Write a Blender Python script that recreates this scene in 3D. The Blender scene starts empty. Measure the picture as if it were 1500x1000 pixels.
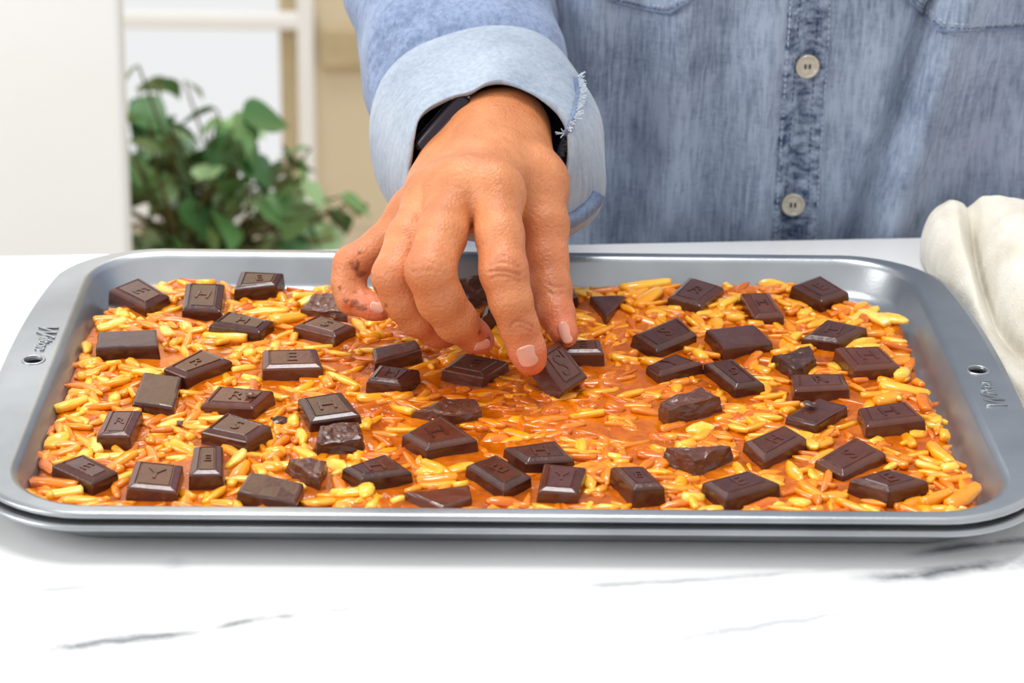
import bpy, bmesh, math, random
import numpy as np
from mathutils import Vector, Matrix, noise

random.seed(7)
np.random.seed(7)
scene = bpy.context.scene
col = scene.collection
PI = math.pi

# ------------------------------------------------------------------ camera
CAM = Vector((-0.02314, -0.92085, 0.43129))
CR = Vector((0.99966, -0.018854, 0.017995))
CU = Vector((-0.00899, 0.398625, 0.91707))
CF = Vector((0.024463, 0.91692, -0.39832))
FP = 3461.2
cam_data = bpy.data.cameras.new('camera')
cam_data.sensor_width = 36.0
cam_data.lens = FP / 1500 * 36
cam_data.clip_start = 0.05
cam_data.dof.use_dof = True
cam_data.dof.focus_distance = 1.0
cam_data.dof.aperture_fstop = 13.0
cam = bpy.data.objects.new('camera', cam_data)
cam.matrix_world = Matrix(((CR.x, CU.x, -CF.x, CAM.x), (CR.y, CU.y, -CF.y, CAM.y), (CR.z, CU.z, -CF.z, CAM.z), (0, 0, 0, 1)))
col.objects.link(cam)
scene.camera = cam

# ------------------------------------------------------------------ light
world = bpy.data.worlds.new('world')
scene.world = world
world.use_nodes = True
world.node_tree.nodes['Background'].inputs[0].default_value = (0.985, 0.993, 1.0, 1)
world.node_tree.nodes['Background'].inputs[1].default_value = 0.88


def area_light(name, loc, target, size, power, color=(1, 1, 1)):
    d = bpy.data.lights.new(name, 'AREA')
    d.shape = 'RECTANGLE'
    d.size, d.size_y = size
    d.energy = power
    d.color = color
    o = bpy.data.objects.new(name, d)
    o.location = loc
    o.rotation_euler = (Vector(target) - Vector(loc)).to_track_quat('-Z', 'Y').to_euler()
    col.objects.link(o)
    return o


area_light('ceiling_light', (-0.12, 0.22, 1.75), (0.02, 0.0, 0), (0.72, 0.52), 19)
area_light('background_fill', (-0.5, 1.75, 1.9), (-0.5, 2.2, 0.2), (0.8, 0.5), 22)  # added fill lamp, put in to brighten the background beyond the counter
area_light('window_light', (-1.5, -0.6, 0.95), (-0.15, 0.35, 0.05), (0.9, 0.9), 17, (1, 0.99, 0.97))

vs = scene.view_settings
vs.view_transform = 'Standard'
vs.look = 'None'
vs.exposure = 0.0
vs.gamma = 1.0
vs.use_curve_mapping = False


# ------------------------------------------------------------------ helpers
def at(px, py, t):
    """a point of the place t metres ahead of the lens"""
    return CAM + (CF + CR * ((px - 750) / FP) + CU * ((500 - py) / FP)) * t


def spot(px, py, z):
    """a point of the place at height z"""
    d = CF + CR * ((px - 750) / FP) + CU * ((500 - py) / FP)
    return CAM + d * ((z - CAM.z) / d.z)


def lin(c):
    return tuple(((v / 255) / 12.92 if v / 255 <= 0.04045 else (((v / 255) + 0.055) / 1.055) ** 2.4) for v in c) + (1.0,)


def tag(o, label=None, cat=None, group=None, kind=None):
    if label:
        o['label'] = label
    if cat:
        o['category'] = cat
    if group:
        o['group'] = group
    if kind:
        o['kind'] = kind
    return o


def link(name, me, mat=None, parent=None, smooth=False):
    o = bpy.data.objects.new(name, me)
    col.objects.link(o)
    if mat is not None and len(me.materials) == 0:
        me.materials.append(mat)
    if parent is not None:
        o.parent = parent
    if smooth:
        me.polygons.foreach_set('use_smooth', [True] * len(me.polygons))
    return o


def mesh(name, verts, faces, mat=None, parent=None, smooth=False):
    me = bpy.data.meshes.new(name)
    me.from_pydata([tuple(v) for v in verts], [], faces)
    me.update()
    return link(name, me, mat, parent, smooth)


def from_bm(name, bm, mat=None, parent=None, smooth=False):
    bmesh.ops.recalc_face_normals(bm, faces=bm.faces[:])
    me = bpy.data.meshes.new(name)
    bm.to_mesh(me)
    bm.free()
    return link(name, me, mat, parent, smooth)


def empty(name, loc, parent=None):
    o = bpy.data.objects.new(name, None)
    o.location = loc
    o.empty_display_size = 0.02
    col.objects.link(o)
    if parent:
        o.parent = parent
    return o


def settle(root):
    """children were built in world coordinates: keep them there under the moved root"""
    inv = Matrix.Translation(root.location).inverted()
    for ch in root.children:
        ch.matrix_parent_inverse = inv



def box_bm(lo, hi, bevel=0.0, seg=2):
    bm = bmesh.new()
    bmesh.ops.create_cube(bm, size=1)
    for v in bm.verts:
        v.co = Vector([lo[i] + (hi[i] - lo[i]) * (v.co[i] + 0.5) for i in range(3)])
    if bevel:
        bmesh.ops.bevel(bm, geom=bm.edges[:], offset=bevel, segments=seg, affect='EDGES', profile=0.5)
    return bm


def loft(rings, close_ends=True, ring_closed=True):
    verts, faces = [], []
    n = len(rings[0])
    for r in rings:
        verts += [tuple(p) for p in r]
    for i in range(len(rings) - 1):
        for j in range(n if ring_closed else n - 1):
            k = (j + 1) % n
            faces.append((i * n + j, i * n + k, (i + 1) * n + k, (i + 1) * n + j))
    if close_ends and ring_closed:
        faces.append(tuple(range(n - 1, -1, -1)))
        faces.append(tuple(range((len(rings) - 1) * n, len(rings) * n)))
    return verts, faces


def catmull(pts, n):
    """pts: list of equal-length tuples; n samples a span"""
    P = [np.array(p, float) for p in pts]
    P = [2 * P[0] - P[1]] + P + [2 * P[-1] - P[-2]]
    out = []
    for i in range(1, len(P) - 2):
        for s in range(n):
            t = s / n
            a, b, c, d = P[i - 1], P[i], P[i + 1], P[i + 2]
            out.append(0.5 * (2 * b + (c - a) * t + (2 * a - 5 * b + 4 * c - d) * t * t + (3 * b - a - 3 * c + d) * t ** 3))
    out.append(P[-2])
    return out


def tube_bm(bm, pts, r, n=6):
    pts = [Vector(p) for p in pts]
    rings = []
    ref = Vector((0.13, 0.31, 0.94))
    for i, p in enumerate(pts):
        t = (pts[min(i + 1, len(pts) - 1)] - pts[max(i - 1, 0)]).normalized()
        a = t.cross(ref).normalized()
        b = t.cross(a)
        rr = r[i] if isinstance(r, (list, tuple)) else r
        rings.append([bm.verts.new(p + (a * math.cos(k * 2 * PI / n) + b * math.sin(k * 2 * PI / n)) * rr) for k in range(n)])
    for i in range(len(rings) - 1):
        for k in range(n):
            bm.faces.new((rings[i][k], rings[i][(k + 1) % n], rings[i + 1][(k + 1) % n], rings[i + 1][k]))
    bm.faces.new(rings[0][::-1])
    bm.faces.new(rings[-1])


# ---- materials
class NT:
    def __init__(self, name):
        self.m = bpy.data.materials.new(name)
        self.m.use_nodes = True
        self.t = self.m.node_tree
        self.b = self.t.nodes['Principled BSDF']

    def new(self, kind, **kw):
        n = self.t.nodes.new(kind)
        for k, v in kw.items():
            setattr(n, k, v)
        return n

    def put(self, sock, val):
        if hasattr(val, 'is_output') or hasattr(val, 'links'):
            self.t.links.new(val, sock)
        else:
            sock.default_value = val

    def set(self, **kw):
        names = dict(color='Base Color', rough='Roughness', metal='Metallic', spec='Specular IOR Level', coat='Coat Weight',
                     coat_rough='Coat Roughness', sss='Subsurface Weight', sss_radius='Subsurface Radius', sss_scale='Subsurface Scale',
                     sheen='Sheen Weight', sheen_rough='Sheen Roughness', trans='Transmission Weight', ior='IOR', normal='Normal', emit='Emission Color', emit_s='Emission Strength')
        for k, v in kw.items():
            self.put(self.b.inputs[names[k]], v)
        return self

    def coord(self, which='Object', scale=None, rot=None, loc=None):
        c = self.new('ShaderNodeTexCoord').outputs[which]
        if scale is None and rot is None and loc is None:
            return c
        mp = self.new('ShaderNodeMapping')
        self.put(mp.inputs['Vector'], c)
        if scale is not None:
            mp.inputs['Scale'].default_value = scale
        if rot is not None:
            mp.inputs['Rotation'].default_value = rot
        if loc is not None:
            mp.inputs['Location'].default_value = loc
        return mp.outputs[0]

    def noise(self, vec, scale, detail=3, rough=0.55, dist=0.0):
        n = self.new('ShaderNodeTexNoise')
        self.put(n.inputs['Vector'], vec)
        n.inputs['Scale'].default_value = scale
        n.inputs['Detail'].default_value = detail
        n.inputs['Roughness'].default_value = rough
        n.inputs['Distortion'].default_value = dist
        return n.outputs['Fac']

    def ramp(self, fac, stops):
        n = self.new('ShaderNodeValToRGB')
        self.put(n.inputs[0], fac)
        e = n.color_ramp.elements
        while len(e) < len(stops):
            e.new(0.5)
        for i, (p, c) in enumerate(stops):
            e[i].position = p
            e[i].color = c
        return n.outputs[0]

    def math(self, op, a, b=0.0, clamp=False):
        n = self.new('ShaderNodeMath', operation=op, use_clamp=clamp)
        self.put(n.inputs[0], a)
        self.put(n.inputs[1], b)
        return n.outputs[0]

    def mix(self, fac, a, b, blend='MIX'):
        n = self.new('ShaderNodeMix', data_type='RGBA', blend_type=blend)
        self.put(n.inputs[0], fac)
        self.put(n.inputs[6], a)
        self.put(n.inputs[7], b)
        return n.outputs[2]

    def bump(self, h, strength=0.3, dist=0.001, normal=None):
        n = self.new('ShaderNodeBump')
        n.inputs['Strength'].default_value = strength
        n.inputs['Distance'].default_value = dist
        self.put(n.inputs['Height'], h)
        if normal is not None:
            self.put(n.inputs['Normal'], normal)
        return n.outputs[0]

    def attr(self, name):
        n = self.new('ShaderNodeAttribute', attribute_name=name)
        return n.outputs['Fac']


def simple(name, c, rough=0.5, metal=0.0, var=0.06, scale=30, **kw):
    m = NT(name)
    base = lin(c)
    lo = tuple(v * (1 - var * 2) for v in base[:3]) + (1,)
    hi = tuple(min(1, v * (1 + var)) for v in base[:3]) + (1,)
    m.set(color=m.ramp(m.noise(m.coord(), scale), [(0.3, lo), (0.7, hi)]), rough=rough, metal=metal, **kw)
    return m.m


def make_steel():
    m = NT('nonstick_steel')
    v = m.coord()
    g = m.noise(v, 900, 2)
    w = m.noise(v, 14, 4)
    c = m.ramp(w, [(0.3, lin((150, 154, 158))), (0.7, lin((182, 186, 190)))])
    m.set(color=c, metal=0.82, rough=m.math('MULTIPLY_ADD', g, 0.16, ) if False else 0.31, normal=m.bump(g, 0.12, 0.0004))
    return m.m


def make_marble():
    m = NT('white_marble')
    v = m.coord()
    sep = m.new('ShaderNodeSeparateXYZ')
    m.put(sep.inputs[0], v)
    X, Y = sep.outputs[0], sep.outputs[1]
    nz = m.math('SUBTRACT', m.noise(v, 22, 5, 0.62), 0.5)
    nb = m.noise(v, 34, 4, 0.6)
    total = None
    for (a, b, width, strength, wob) in VEINS:
        d = (b - a)
        L = d.length
        d = d / L
        nx, ny = -d.y, d.x
        dist = m.math('ADD', m.math('MULTIPLY', X, nx), m.math('MULTIPLY', Y, ny))
        dist = m.math('SUBTRACT', dist, nx * a.x + ny * a.y)
        dist = m.math('ADD', dist, m.math('MULTIPLY', nz, wob))
        along = m.math('SUBTRACT', m.math('ADD', m.math('MULTIPLY', X, d.x), m.math('MULTIPLY', Y, d.y)), a.x * d.x + a.y * d.y)
        core = m.math('SUBTRACT', 1.0, m.math('DIVIDE', m.math('ABSOLUTE', dist), width * 1.3), clamp=True)
        e0 = m.math('DIVIDE', along, L * 0.25, clamp=True)
        e1 = m.math('DIVIDE', m.math('SUBTRACT', L, along), L * 0.25, clamp=True)
        brk = m.math('MULTIPLY', m.math('SUBTRACT', nb, 0.34), 5.0, clamp=True)
        f = m.math('MULTIPLY', m.math('MULTIPLY', core, m.math('MULTIPLY', e0, e1)), m.math('MULTIPLY', brk, min(1.0, strength * 1.5)))
        total = f if total is None else m.math('MAXIMUM', total, f)
    cloud = m.ramp(m.noise(v, 5, 4), [(0.35, lin((221, 221, 221))), (0.65, lin((231, 231, 231)))])
    m.set(color=m.mix(total, cloud, lin((108, 114, 120))), rough=0.28)
    return m.m


def make_denim(name, dark, light, weave=2200, streak=1.0):
    m = NT(name)
    v = m.coord()
    s = m.noise(m.coord(scale=(1, 1, 0.12)), 430, 4, 0.75)
    s2 = m.noise(m.coord(scale=(0.30, 0.30, 1)), 560, 3, 0.7)
    big = m.noise(v, 26, 3)
    f = m.math('ADD', m.math('MULTIPLY', s, 0.5 * streak), m.math('ADD', m.math('MULTIPLY', s2, 0.14 * streak), m.math('MULTIPLY', big, 0.45)))
    f = m.math('SUBTRACT', f, 0.08 * streak)
    c = m.ramp(f, [(0.28, lin(dark)), (0.62, lin(light))])
    h = m.math('ADD', s, m.noise(v, weave, 2))
    m.set(color=c, rough=0.85, sheen=0.25, normal=m.bump(h, 0.35, 0.0006), spec=0.2)
    return m.m


def make_skin():
    m = NT('skin')
    v = m.coord()
    n1 = m.noise(v, 55, 4)
    n2 = m.noise(v, 900, 3, 0.6)
    c = m.ramp(n1, [(0.3, lin((188, 112, 66))), (0.7, lin((218, 144, 94)))])
    c = m.mix(m.attr('red'), c, lin((224, 112, 84)))
    c = m.mix(m.attr('crease'), c, lin((150, 78, 48)))
    c = m.mix(m.attr('caramel'), c, lin((200, 78, 20)))
    c = m.mix(m.attr('smear'), c, lin((110, 46, 24)))
    wr = m.new('ShaderNodeTexVoronoi')
    m.put(wr.inputs['Vector'], v)
    wr.inputs['Scale'].default_value = 620
    h = m.math('ADD', m.math('MULTIPLY', wr.outputs['Distance'], 0.6), n2)
    m.set(color=c, rough=0.43, sss=0.22, sss_radius=(1.0, 0.42, 0.22), sss_scale=0.004, normal=m.bump(m.math('ADD', h, m.math('MULTIPLY', m.noise(v, 210, 4, 0.65), 1.6)), 0.42, 0.0008), spec=0.5)
    return m.m


def make_chocolate(name, a, b, rough, rn):
    m = NT(name)
    v = m.coord()
    oi = m.new('ShaderNodeObjectInfo')
    n = m.noise(v, 140, 4)
    f = m.math('ADD', m.math('MULTIPLY', n, 0.6), m.math('MULTIPLY', oi.outputs['Random'], 0.4))
    c = m.ramp(f, [(0.2, lin(a)), (0.8, lin(b))])
    fine = m.noise(v, 420, 3)
    r = m.math('MULTIPLY_ADD', fine, rn)
    m.t.nodes[r.node.name].inputs[2].default_value = rough - rn * 0.5
    m.set(color=c, rough=r, normal=m.bump(fine, 0.22, 0.0006), spec=0.45, coat=0.2, coat_rough=0.05)
    return m.m


def make_caramel():
    m = NT('caramel')
    v = m.coord()
    n = m.noise(v, 46, 4, 0.6, 0.8)
    n2 = m.noise(v, 150, 3)
    f = m.math('ADD', m.math('MULTIPLY', n, 0.7), m.math('MULTIPLY', n2, 0.3))
    c = m.ramp(f, [(0.30, lin((122, 52, 0))), (0.5, lin((188, 90, 0))), (0.72, lin((226, 126, 4)))])
    m.set(color=c, rough=0.12, sss=0.08, sss_radius=(1.0, 0.45, 0.05), sss_scale=0.002, normal=m.bump(m.math('ADD', n, n2), 0.30, 0.003), spec=0.4, coat=0.1, coat_rough=0.05)
    return m.m


ALM = [(0.0, lin((206, 98, 0))), (0.22, lin((228, 126, 2))), (0.45, lin((242, 156, 12))), (0.72, lin((251, 192, 52))), (1.0, lin((255, 228, 138)))]


def make_almond(name, use_attr):
    m = NT(name)
    if use_attr:
        f = m.attr('tone')
    else:
        f = m.new('ShaderNodeObjectInfo').outputs['Random']
    n = m.noise(m.coord(), 260, 3)
    f = m.math('ADD', m.math('MULTIPLY', f, 0.8), m.math('MULTIPLY_ADD', n, 0.5))
    f.node.inputs[1].links[0].from_node.inputs[2].default_value = -0.15
    # the caramel film is thickest where a piece sinks into the spread
    sep = m.new('ShaderNodeSeparateXYZ')
    m.put(sep.inputs[0], m.new('ShaderNodeNewGeometry').outputs['Position'])
    film = m.math('SUBTRACT', 1.0, m.math('DIVIDE', m.math('SUBTRACT', sep.outputs[2], 0.0098), 0.0030), clamp=True)
    f = m.math('SUBTRACT', f, m.math('MULTIPLY', film, 0.33))
    m.set(color=m.ramp(f, ALM), rough=0.2, normal=m.bump(n, 0.25, 0.0008), spec=0.5, coat=0.35, coat_rough=0.08)
    return m.m


V2 = lambda x, y: spot(x, y, 0.0).to_2d()
VEINS = [(V2(5, 962), V2(325, 918), 0.0035, 0.8, 0.02), (V2(300, 920), V2(450, 897), 0.003, 0.75, 0.012), (V2(430, 900), V2(660, 880), 0.002, 0.3, 0.012),
         (V2(-40, 874), V2(200, 856), 0.0025, 0.28, 0.012), (V2(1240, 850), V2(1560, 818), 0.004, 0.75, 0.018), (V2(1320, 812), V2(1560, 786), 0.003, 0.8, 0.010),
         (V2(740, 868), V2(1260, 832), 0.002, 0.3, 0.012), (V2(930, 952), V2(1280, 884), 0.0025, 0.28, 0.02), (V2(150, 966), V2(300, 962), 0.003, 0.2, 0.01),
         (V2(230, 834), V2(270, 815), 0.004, 0.2, 0.02), (V2(-300, 700), V2(40, 640), 0.004, 0.3, 0.03), (V2(1600, 520), V2(1900, 430), 0.004, 0.4, 0.03)]

M_steel = make_steel()
M_marble = make_marble()
M_denim = make_denim('denim', (68, 86, 114), (164, 178, 200), streak=1.3)
M_denim_sleeve = make_denim('denim_sleeve', (62, 80, 114), (142, 158, 188), streak=1.2)
M_denim_dark = make_denim('denim_seam', (62, 80, 112), (138, 156, 184))
M_denim_pale = make_denim('denim_inside', (126, 141, 160), (180, 190, 202), 2600, 1.0)
M_thread = simple('pale_thread', (196, 206, 218), 0.8)
M_thread_dark = simple('blue_thread', (66, 80, 108), 0.8)
M_skin = make_skin()
M_nail = simple('fingernail', (228, 164, 140), 0.22, var=0.03, coat=0.4)
M_choc = make_chocolate('dark_chocolate', (58, 28, 21), (102, 54, 38), 0.20, 0.14)
M_choc_rough = make_chocolate('broken_chocolate', (58, 30, 22), (112, 64, 45), 0.30, 0.2)
M_caramel = make_caramel()
M_almond = make_almond('almond', False)
M_almond_mass = make_almond('almond_mass', True)
M_towel = None

# ------------------------------------------------------------------ setting
cb0, cb1 = spot(0, 372, 0), spot(1365, 345, 0)
bd = (cb1 - cb0).to_2d().normalized()


def back_y(x):
    return cb0.y + (x - cb0.x) * bd.y / bd.x


FLOOR_Z = -0.90
vx = [-1.3, 1.3]
pts = [(-1.3, -1.15), (1.3, -1.15), (1.3, back_y(1.3)), (-1.3, back_y(-1.3))]
bm = bmesh.new()
lo = [bm.verts.new((x, y, -0.035)) for x, y in pts]
hi = [bm.verts.new((x, y, 0.0)) for x, y in pts]
bm.faces.new(lo[::-1])
bm.faces.new(hi)
for i in range(4):
    bm.faces.new((lo[i], lo[(i + 1) % 4], hi[(i + 1) % 4], hi[i]))
bmesh.ops.bevel(bm, geom=bm.edges[:], offset=0.003, segments=2, affect='EDGES', profile=0.5)
tag(from_bm('countertop', bm, M_marble), 'white marble worktop with thin grey veins under the baking sheets', 'worktop')
bm = bmesh.new()
lo = [bm.verts.new((x * 0.97, y * 0.97 - 0.01, FLOOR_Z)) for x, y in pts]
hi = [bm.verts.new((x * 0.97, y * 0.97 - 0.01, -0.035)) for x, y in pts]
bm.faces.new(lo[::-1])
bm.faces.new(hi)
for i in range(4):
    bm.faces.new((lo[i], lo[(i + 1) % 4], hi[(i + 1) % 4], hi[i]))
M_white = simple('white_paint', (246, 246, 245), 0.5, var=0.01, scale=4)
tag(from_bm('counter_base', bm, M_white), 'white kitchen island carrying the marble worktop', 'kitchen island')

M_floor = simple('floor_boards', (196, 180, 156), 0.5, var=0.08, scale=6)
bm = box_bm((-3.2, -2.5, FLOOR_Z - 0.05), (3.2, 2.72, FLOOR_Z))
tag(from_bm('floor', bm, M_floor), kind='structure')
M_beige = simple('beige_wall', (222, 208, 178), 0.8, var=0.03, scale=3)
# the far wall, with a window opening in it
WY = 2.6
wl, wr_, wb, wt = None, None, None, None


def on_y(px, py, y):
    d = CF + CR * ((px - 750) / FP) + CU * ((500 - py) / FP)
    return CAM + d * ((y - CAM.y) / d.y)


o0, o1 = on_y(150, 60, WY), on_y(461, 60, WY)
wx0, wx1 = o0.x - 0.55, o1.x
wz0, wz1 = max(FLOOR_Z + 0.03, on_y(300, 470, WY).z), on_y(300, -330, WY).z
bm = bmesh.new()
for lo_, hi_ in (((-3.2, WY, FLOOR_Z), (wx0, WY + 0.12, 2.0)), ((wx1, WY, FLOOR_Z), (3.2, WY + 0.12, 2.0)),
                 ((wx0, WY, FLOOR_Z), (wx1, WY + 0.12, wz0)), ((wx0, WY, wz1), (wx1, WY + 0.12, 2.0))):
    b2 = box_bm(lo_, hi_)
    me = bpy.data.meshes.new('tmp')
    b2.to_mesh(me)
    b2.free()
    bm.from_mesh(me)
    bpy.data.meshes.remove(me)
tag(from_bm('wall_back', bm, M_beige), kind='structure')
# darker timber rail on the wall, right of the window
r0, r1 = on_y(470, 36, WY), on_y(560, 96, WY)
M_tan = simple('tan_wood', (196, 178, 142), 0.6, var=0.05)
win = tag(empty('window_1', (wx0, WY, wz0)), 'white framed window with bright daylight behind the leafy plant', 'window', kind='structure')
zb = on_y(320, 28, WY).z
fw = 0.035
frame_boxes = [((wx0, WY - 0.03, wz0), (wx0 + fw, WY + 0.08, wz1)), ((wx1 - 0.026, WY - 0.02, wz0), (wx1 + 0.0, WY + 0.01, wz1)),
               ((wx0, WY - 0.03, wz0 - 0.02), (wx1, WY + 0.08, wz0 + fw)), ((wx0, WY - 0.03, wz1 - fw), (wx1, WY + 0.08, wz1)),
               ((wx0, WY - 0.012, zb - 0.014), (wx1, WY + 0.012, zb + 0.012))]
for k, (a, b) in enumerate(frame_boxes):
    from_bm('window_frame' if k < 4 else 'glazing_bar', box_bm(a, b, 0.006), M_white, win)
g = NT('window_glass')
g.set(color=(1, 1, 1, 1), rough=0.02, trans=1.0, ior=1.02)
from_bm('pane', box_bm((wx0 + fw, WY + 0.03, zb), (wx1 - 0.056, WY + 0.034, wz1 - fw)), g.m, win)
from_bm('pane', box_bm((wx0 + fw, WY + 0.03, wz0 + fw), (wx1 - 0.056, WY + 0.034, zb)), g.m, win)
from_bm('reveal', box_bm((wx1 - 0.055, WY + 0.012, wz0), (wx1 - 0.024, WY + 0.08, wz1), 0.002), M_tan, win)
settle(win)
from_bm('trim_1', box_bm((r0.x, WY - 0.02, r1.z), (3.0, WY, r0.z), 0.005), M_tan)
bpy.data.objects['trim_1']['kind'] = 'structure'

# tall white cabinet, left, beyond the counter
cy = 0.95
ce, ct = on_y(190, 365, cy), on_y(176, 0, cy)
panel = tag(empty('tall_cupboard_door', (ce.x - 0.4, cy, FLOOR_Z)), 'plain white tall cupboard door standing open beyond the worktop, left of the plant', 'door')
bm = box_bm((ce.x - 0.75, cy, FLOOR_Z), (ce.x, cy + 0.022, 1.3), 0.006, 3)
for v in bm.verts:
    if v.co.x > ce.x - 0.3:
        v.co.x += (ct.x - ce.x) * (v.co.z - ce.z) / (ct.z - ce.z)
from_bm('board', bm, M_white, panel)
bm = bmesh.new()
for hz in (-0.5, 0.6):
    tube_bm(bm, [(ce.x - 0.745, cy + 0.03, hz), (ce.x - 0.745, cy + 0.03, hz + 0.08)], 0.008, 10)
from_bm('hinge', bm, M_white, panel)
settle(panel)

# ------------------------------------------------------------------ baking sheets
PW, PD = 0.387 / 2, 0.26 / 2


def rrect(a, b, r, n=10, z=0.0, bulge=0.0, xo=0.0):
    out = []
    for (sx, sy, a0) in ((1, 1, 0), (-1, 1, PI / 2), (-1, -1, PI), (1, -1, 1.5 * PI)):
        for k in range(n + 1):
            t = a0 + (PI / 2) * k / n
            out.append([sx * (a - r) + r * math.cos(t), sy * (b - r) + r * math.sin(t), z])
    # denser straight runs
    dense = []
    for i, p in enumerate(out):
        q = out[(i + 1) % len(out)]
        L = math.hypot(q[0] - p[0], q[1] - p[1])
        m = 16 if L > 0.05 else 1
        for k in range(m):
            dense.append([p[0] + (q[0] - p[0]) * k / m, p[1] + (q[1] - p[1]) * k / m, z])
    if bulge:
        for p in dense:
            w = max(0.0, 1 - (abs(p[1]) / (b * 0.99)) ** 2.4)
            if abs(p[0]) > a * 0.75:
                p[0] += math.copysign(bulge * w, p[0])
    return [Vector(p) for p in dense]


def baking_sheet(label, z_floor, z_rim, grow, holes, yaw=0.0):
    root = tag(empty('baking_sheet', (0, 0, z_floor)), label, 'baking sheet')
    a, b = PW + grow, PD + grow
    th = 0.0009
    ins = 0.008
    rc = 0.034
    prof = [  # inset from the opening, height, bulge share
        (-ins - 0.012 + 0.03 * 0, z_floor, 0)]
    rings = []
    rings.append(rrect(a - ins - 0.06, b - ins - 0.06, 0.02, z=z_floor))
    rings.append(rrect(a - ins - 0.004, b - ins - 0.004, rc - 0.008, z=z_floor))
    rings.append(rrect(a - ins - 0.001, b - ins - 0.001, rc - 0.006, z=z_floor + 0.0012))
    rings.append(rrect(a - ins + 0.001, b - ins + 0.001, rc - 0.005, z=z_floor + 0.0035))
    rings.append(rrect(a - 0.0022, b - 0.0022, rc - 0.002, z=z_rim - 0.0028))
    rings.append(rrect(a - 0.0006, b - 0.0006, rc, z=z_rim - 0.0006))
    rings.append(rrect(a + 0.0012, b + 0.0012, rc + 0.001, z=z_rim))
    for q in (0.3, 0.6):
        rings.append(rrect(a + 0.0012 + 0.0043 * q, b + 0.0012 + 0.0036 * q, rc + 0.001 + 0.003 * q, z=z_rim - 0.00005 * q, bulge=0.0125 * q))
    rings.append(rrect(a + 0.0055, b + 0.0048, rc + 0.004, z=z_rim - 0.0001, bulge=0.0125))
    rings.append(rrect(a + 0.0072, b + 0.0064, rc + 0.005, z=z_rim - 0.0007, bulge=0.0135))
    rings.append(rrect(a + 0.0078, b + 0.0070, rc + 0.005, z=z_rim - 0.0018, bulge=0.0138))
    rings.append(rrect(a + 0.0070, b + 0.0062, rc + 0.005, z=z_rim - 0.0030, bulge=0.0136))
    # underside back to the floor
    rings.append(rrect(a + 0.0056, b + 0.0048, rc + 0.004, z=z_rim - 0.0022, bulge=0.0125))
    rings.append(rrect(a + 0.0022, b + 0.0022, rc + 0.002, z=z_rim - 0.0012))
    rings.append(rrect(a + 0.0008, b + 0.0008, rc, z=z_rim - 0.0022))
    rings.append(rrect(a - ins + 0.001 + th, b - ins + 0.001 + th, rc - 0.004, z=z_floor + 0.0030))
    rings.append(rrect(a - ins - 0.003, b - ins - 0.003, rc - 0.006, z=z_floor - th))
    rings.append(rrect(a - ins - 0.06, b - ins - 0.06, 0.02, z=z_floor - th))
    verts, faces = loft(rings)
    ob = mesh('pan', verts, faces, M_steel, root, True)
    bm = bmesh.new()
    bm.from_mesh(ob.data)
    bmesh.ops.recalc_face_normals(bm, faces=bm.faces[:])
    bm.to_mesh(ob.data)
    bm.free()
    if holes:
        for hx, hy in holes:
            bmc = bmesh.new()
            bmesh.ops.create_cone(bmc, segments=28, radius1=0.0040, radius2=0.0040, depth=0.03, cap_ends=True)
            for v in bmc.verts:
                v.co += Vector((hx, hy, z_rim))
            cutter = from_bm('cutter', bmc)
            md = ob.modifiers.new('hole', 'BOOLEAN')
            md.operation = 'DIFFERENCE'
            md.solver = 'EXACT'
            md.object = cutter
            dg = bpy.context.evaluated_depsgraph_get()
            me2 = bpy.data.meshes.new_from_object(ob.evaluated_get(dg))
            ob.modifiers.clear()
            ob.data = me2
            bpy.data.objects.remove(cutter)
            # raised collar round the hole
            ring_v, ring_f = [], []
            n, mseg = 28, 8
            for i in range(n):
                t = 2 * PI * i / n
                for j in range(mseg):
                    u = 2 * PI * j / mseg
                    rr = 0.0045 + 0.0007 * math.cos(u)
                    ring_v.append((hx + rr * math.cos(t), hy + rr * math.sin(t), z_rim + 0.0005 * math.sin(u)))
            for i in range(n):
                for j in range(mseg):
                    ring_f.append((i * mseg + j, ((i + 1) % n) * mseg + j, ((i + 1) % n) * mseg + (j + 1) % mseg, i * mseg + (j + 1) % mseg))
            mesh('hole_collar', ring_v, ring_f, M_steel, root, True)
    ob.data.polygons.foreach_set('use_smooth', [abs(p.normal.z) < 0.97 for p in ob.data.polygons])
    return root


def text_mesh(txt, size, extrude, shear=0.0, bevel=0.0):
    cu = bpy.data.curves.new('lettering', 'FONT')
    cu.body = txt
    cu.size = size
    cu.extrude = extrude
    cu.bevel_depth = bevel
    cu.shear = shear
    cu.resolution_u = 3
    cu.align_x = 'CENTER'
    cu.align_y = 'CENTER'
    o = bpy.data.objects.new('lettering', cu)
    col.objects.link(o)
    dg = bpy.context.evaluated_depsgraph_get()
    me = bpy.data.meshes.new_from_object(o.evaluated_get(dg))
    bpy.data.objects.remove(o)
    return me


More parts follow.
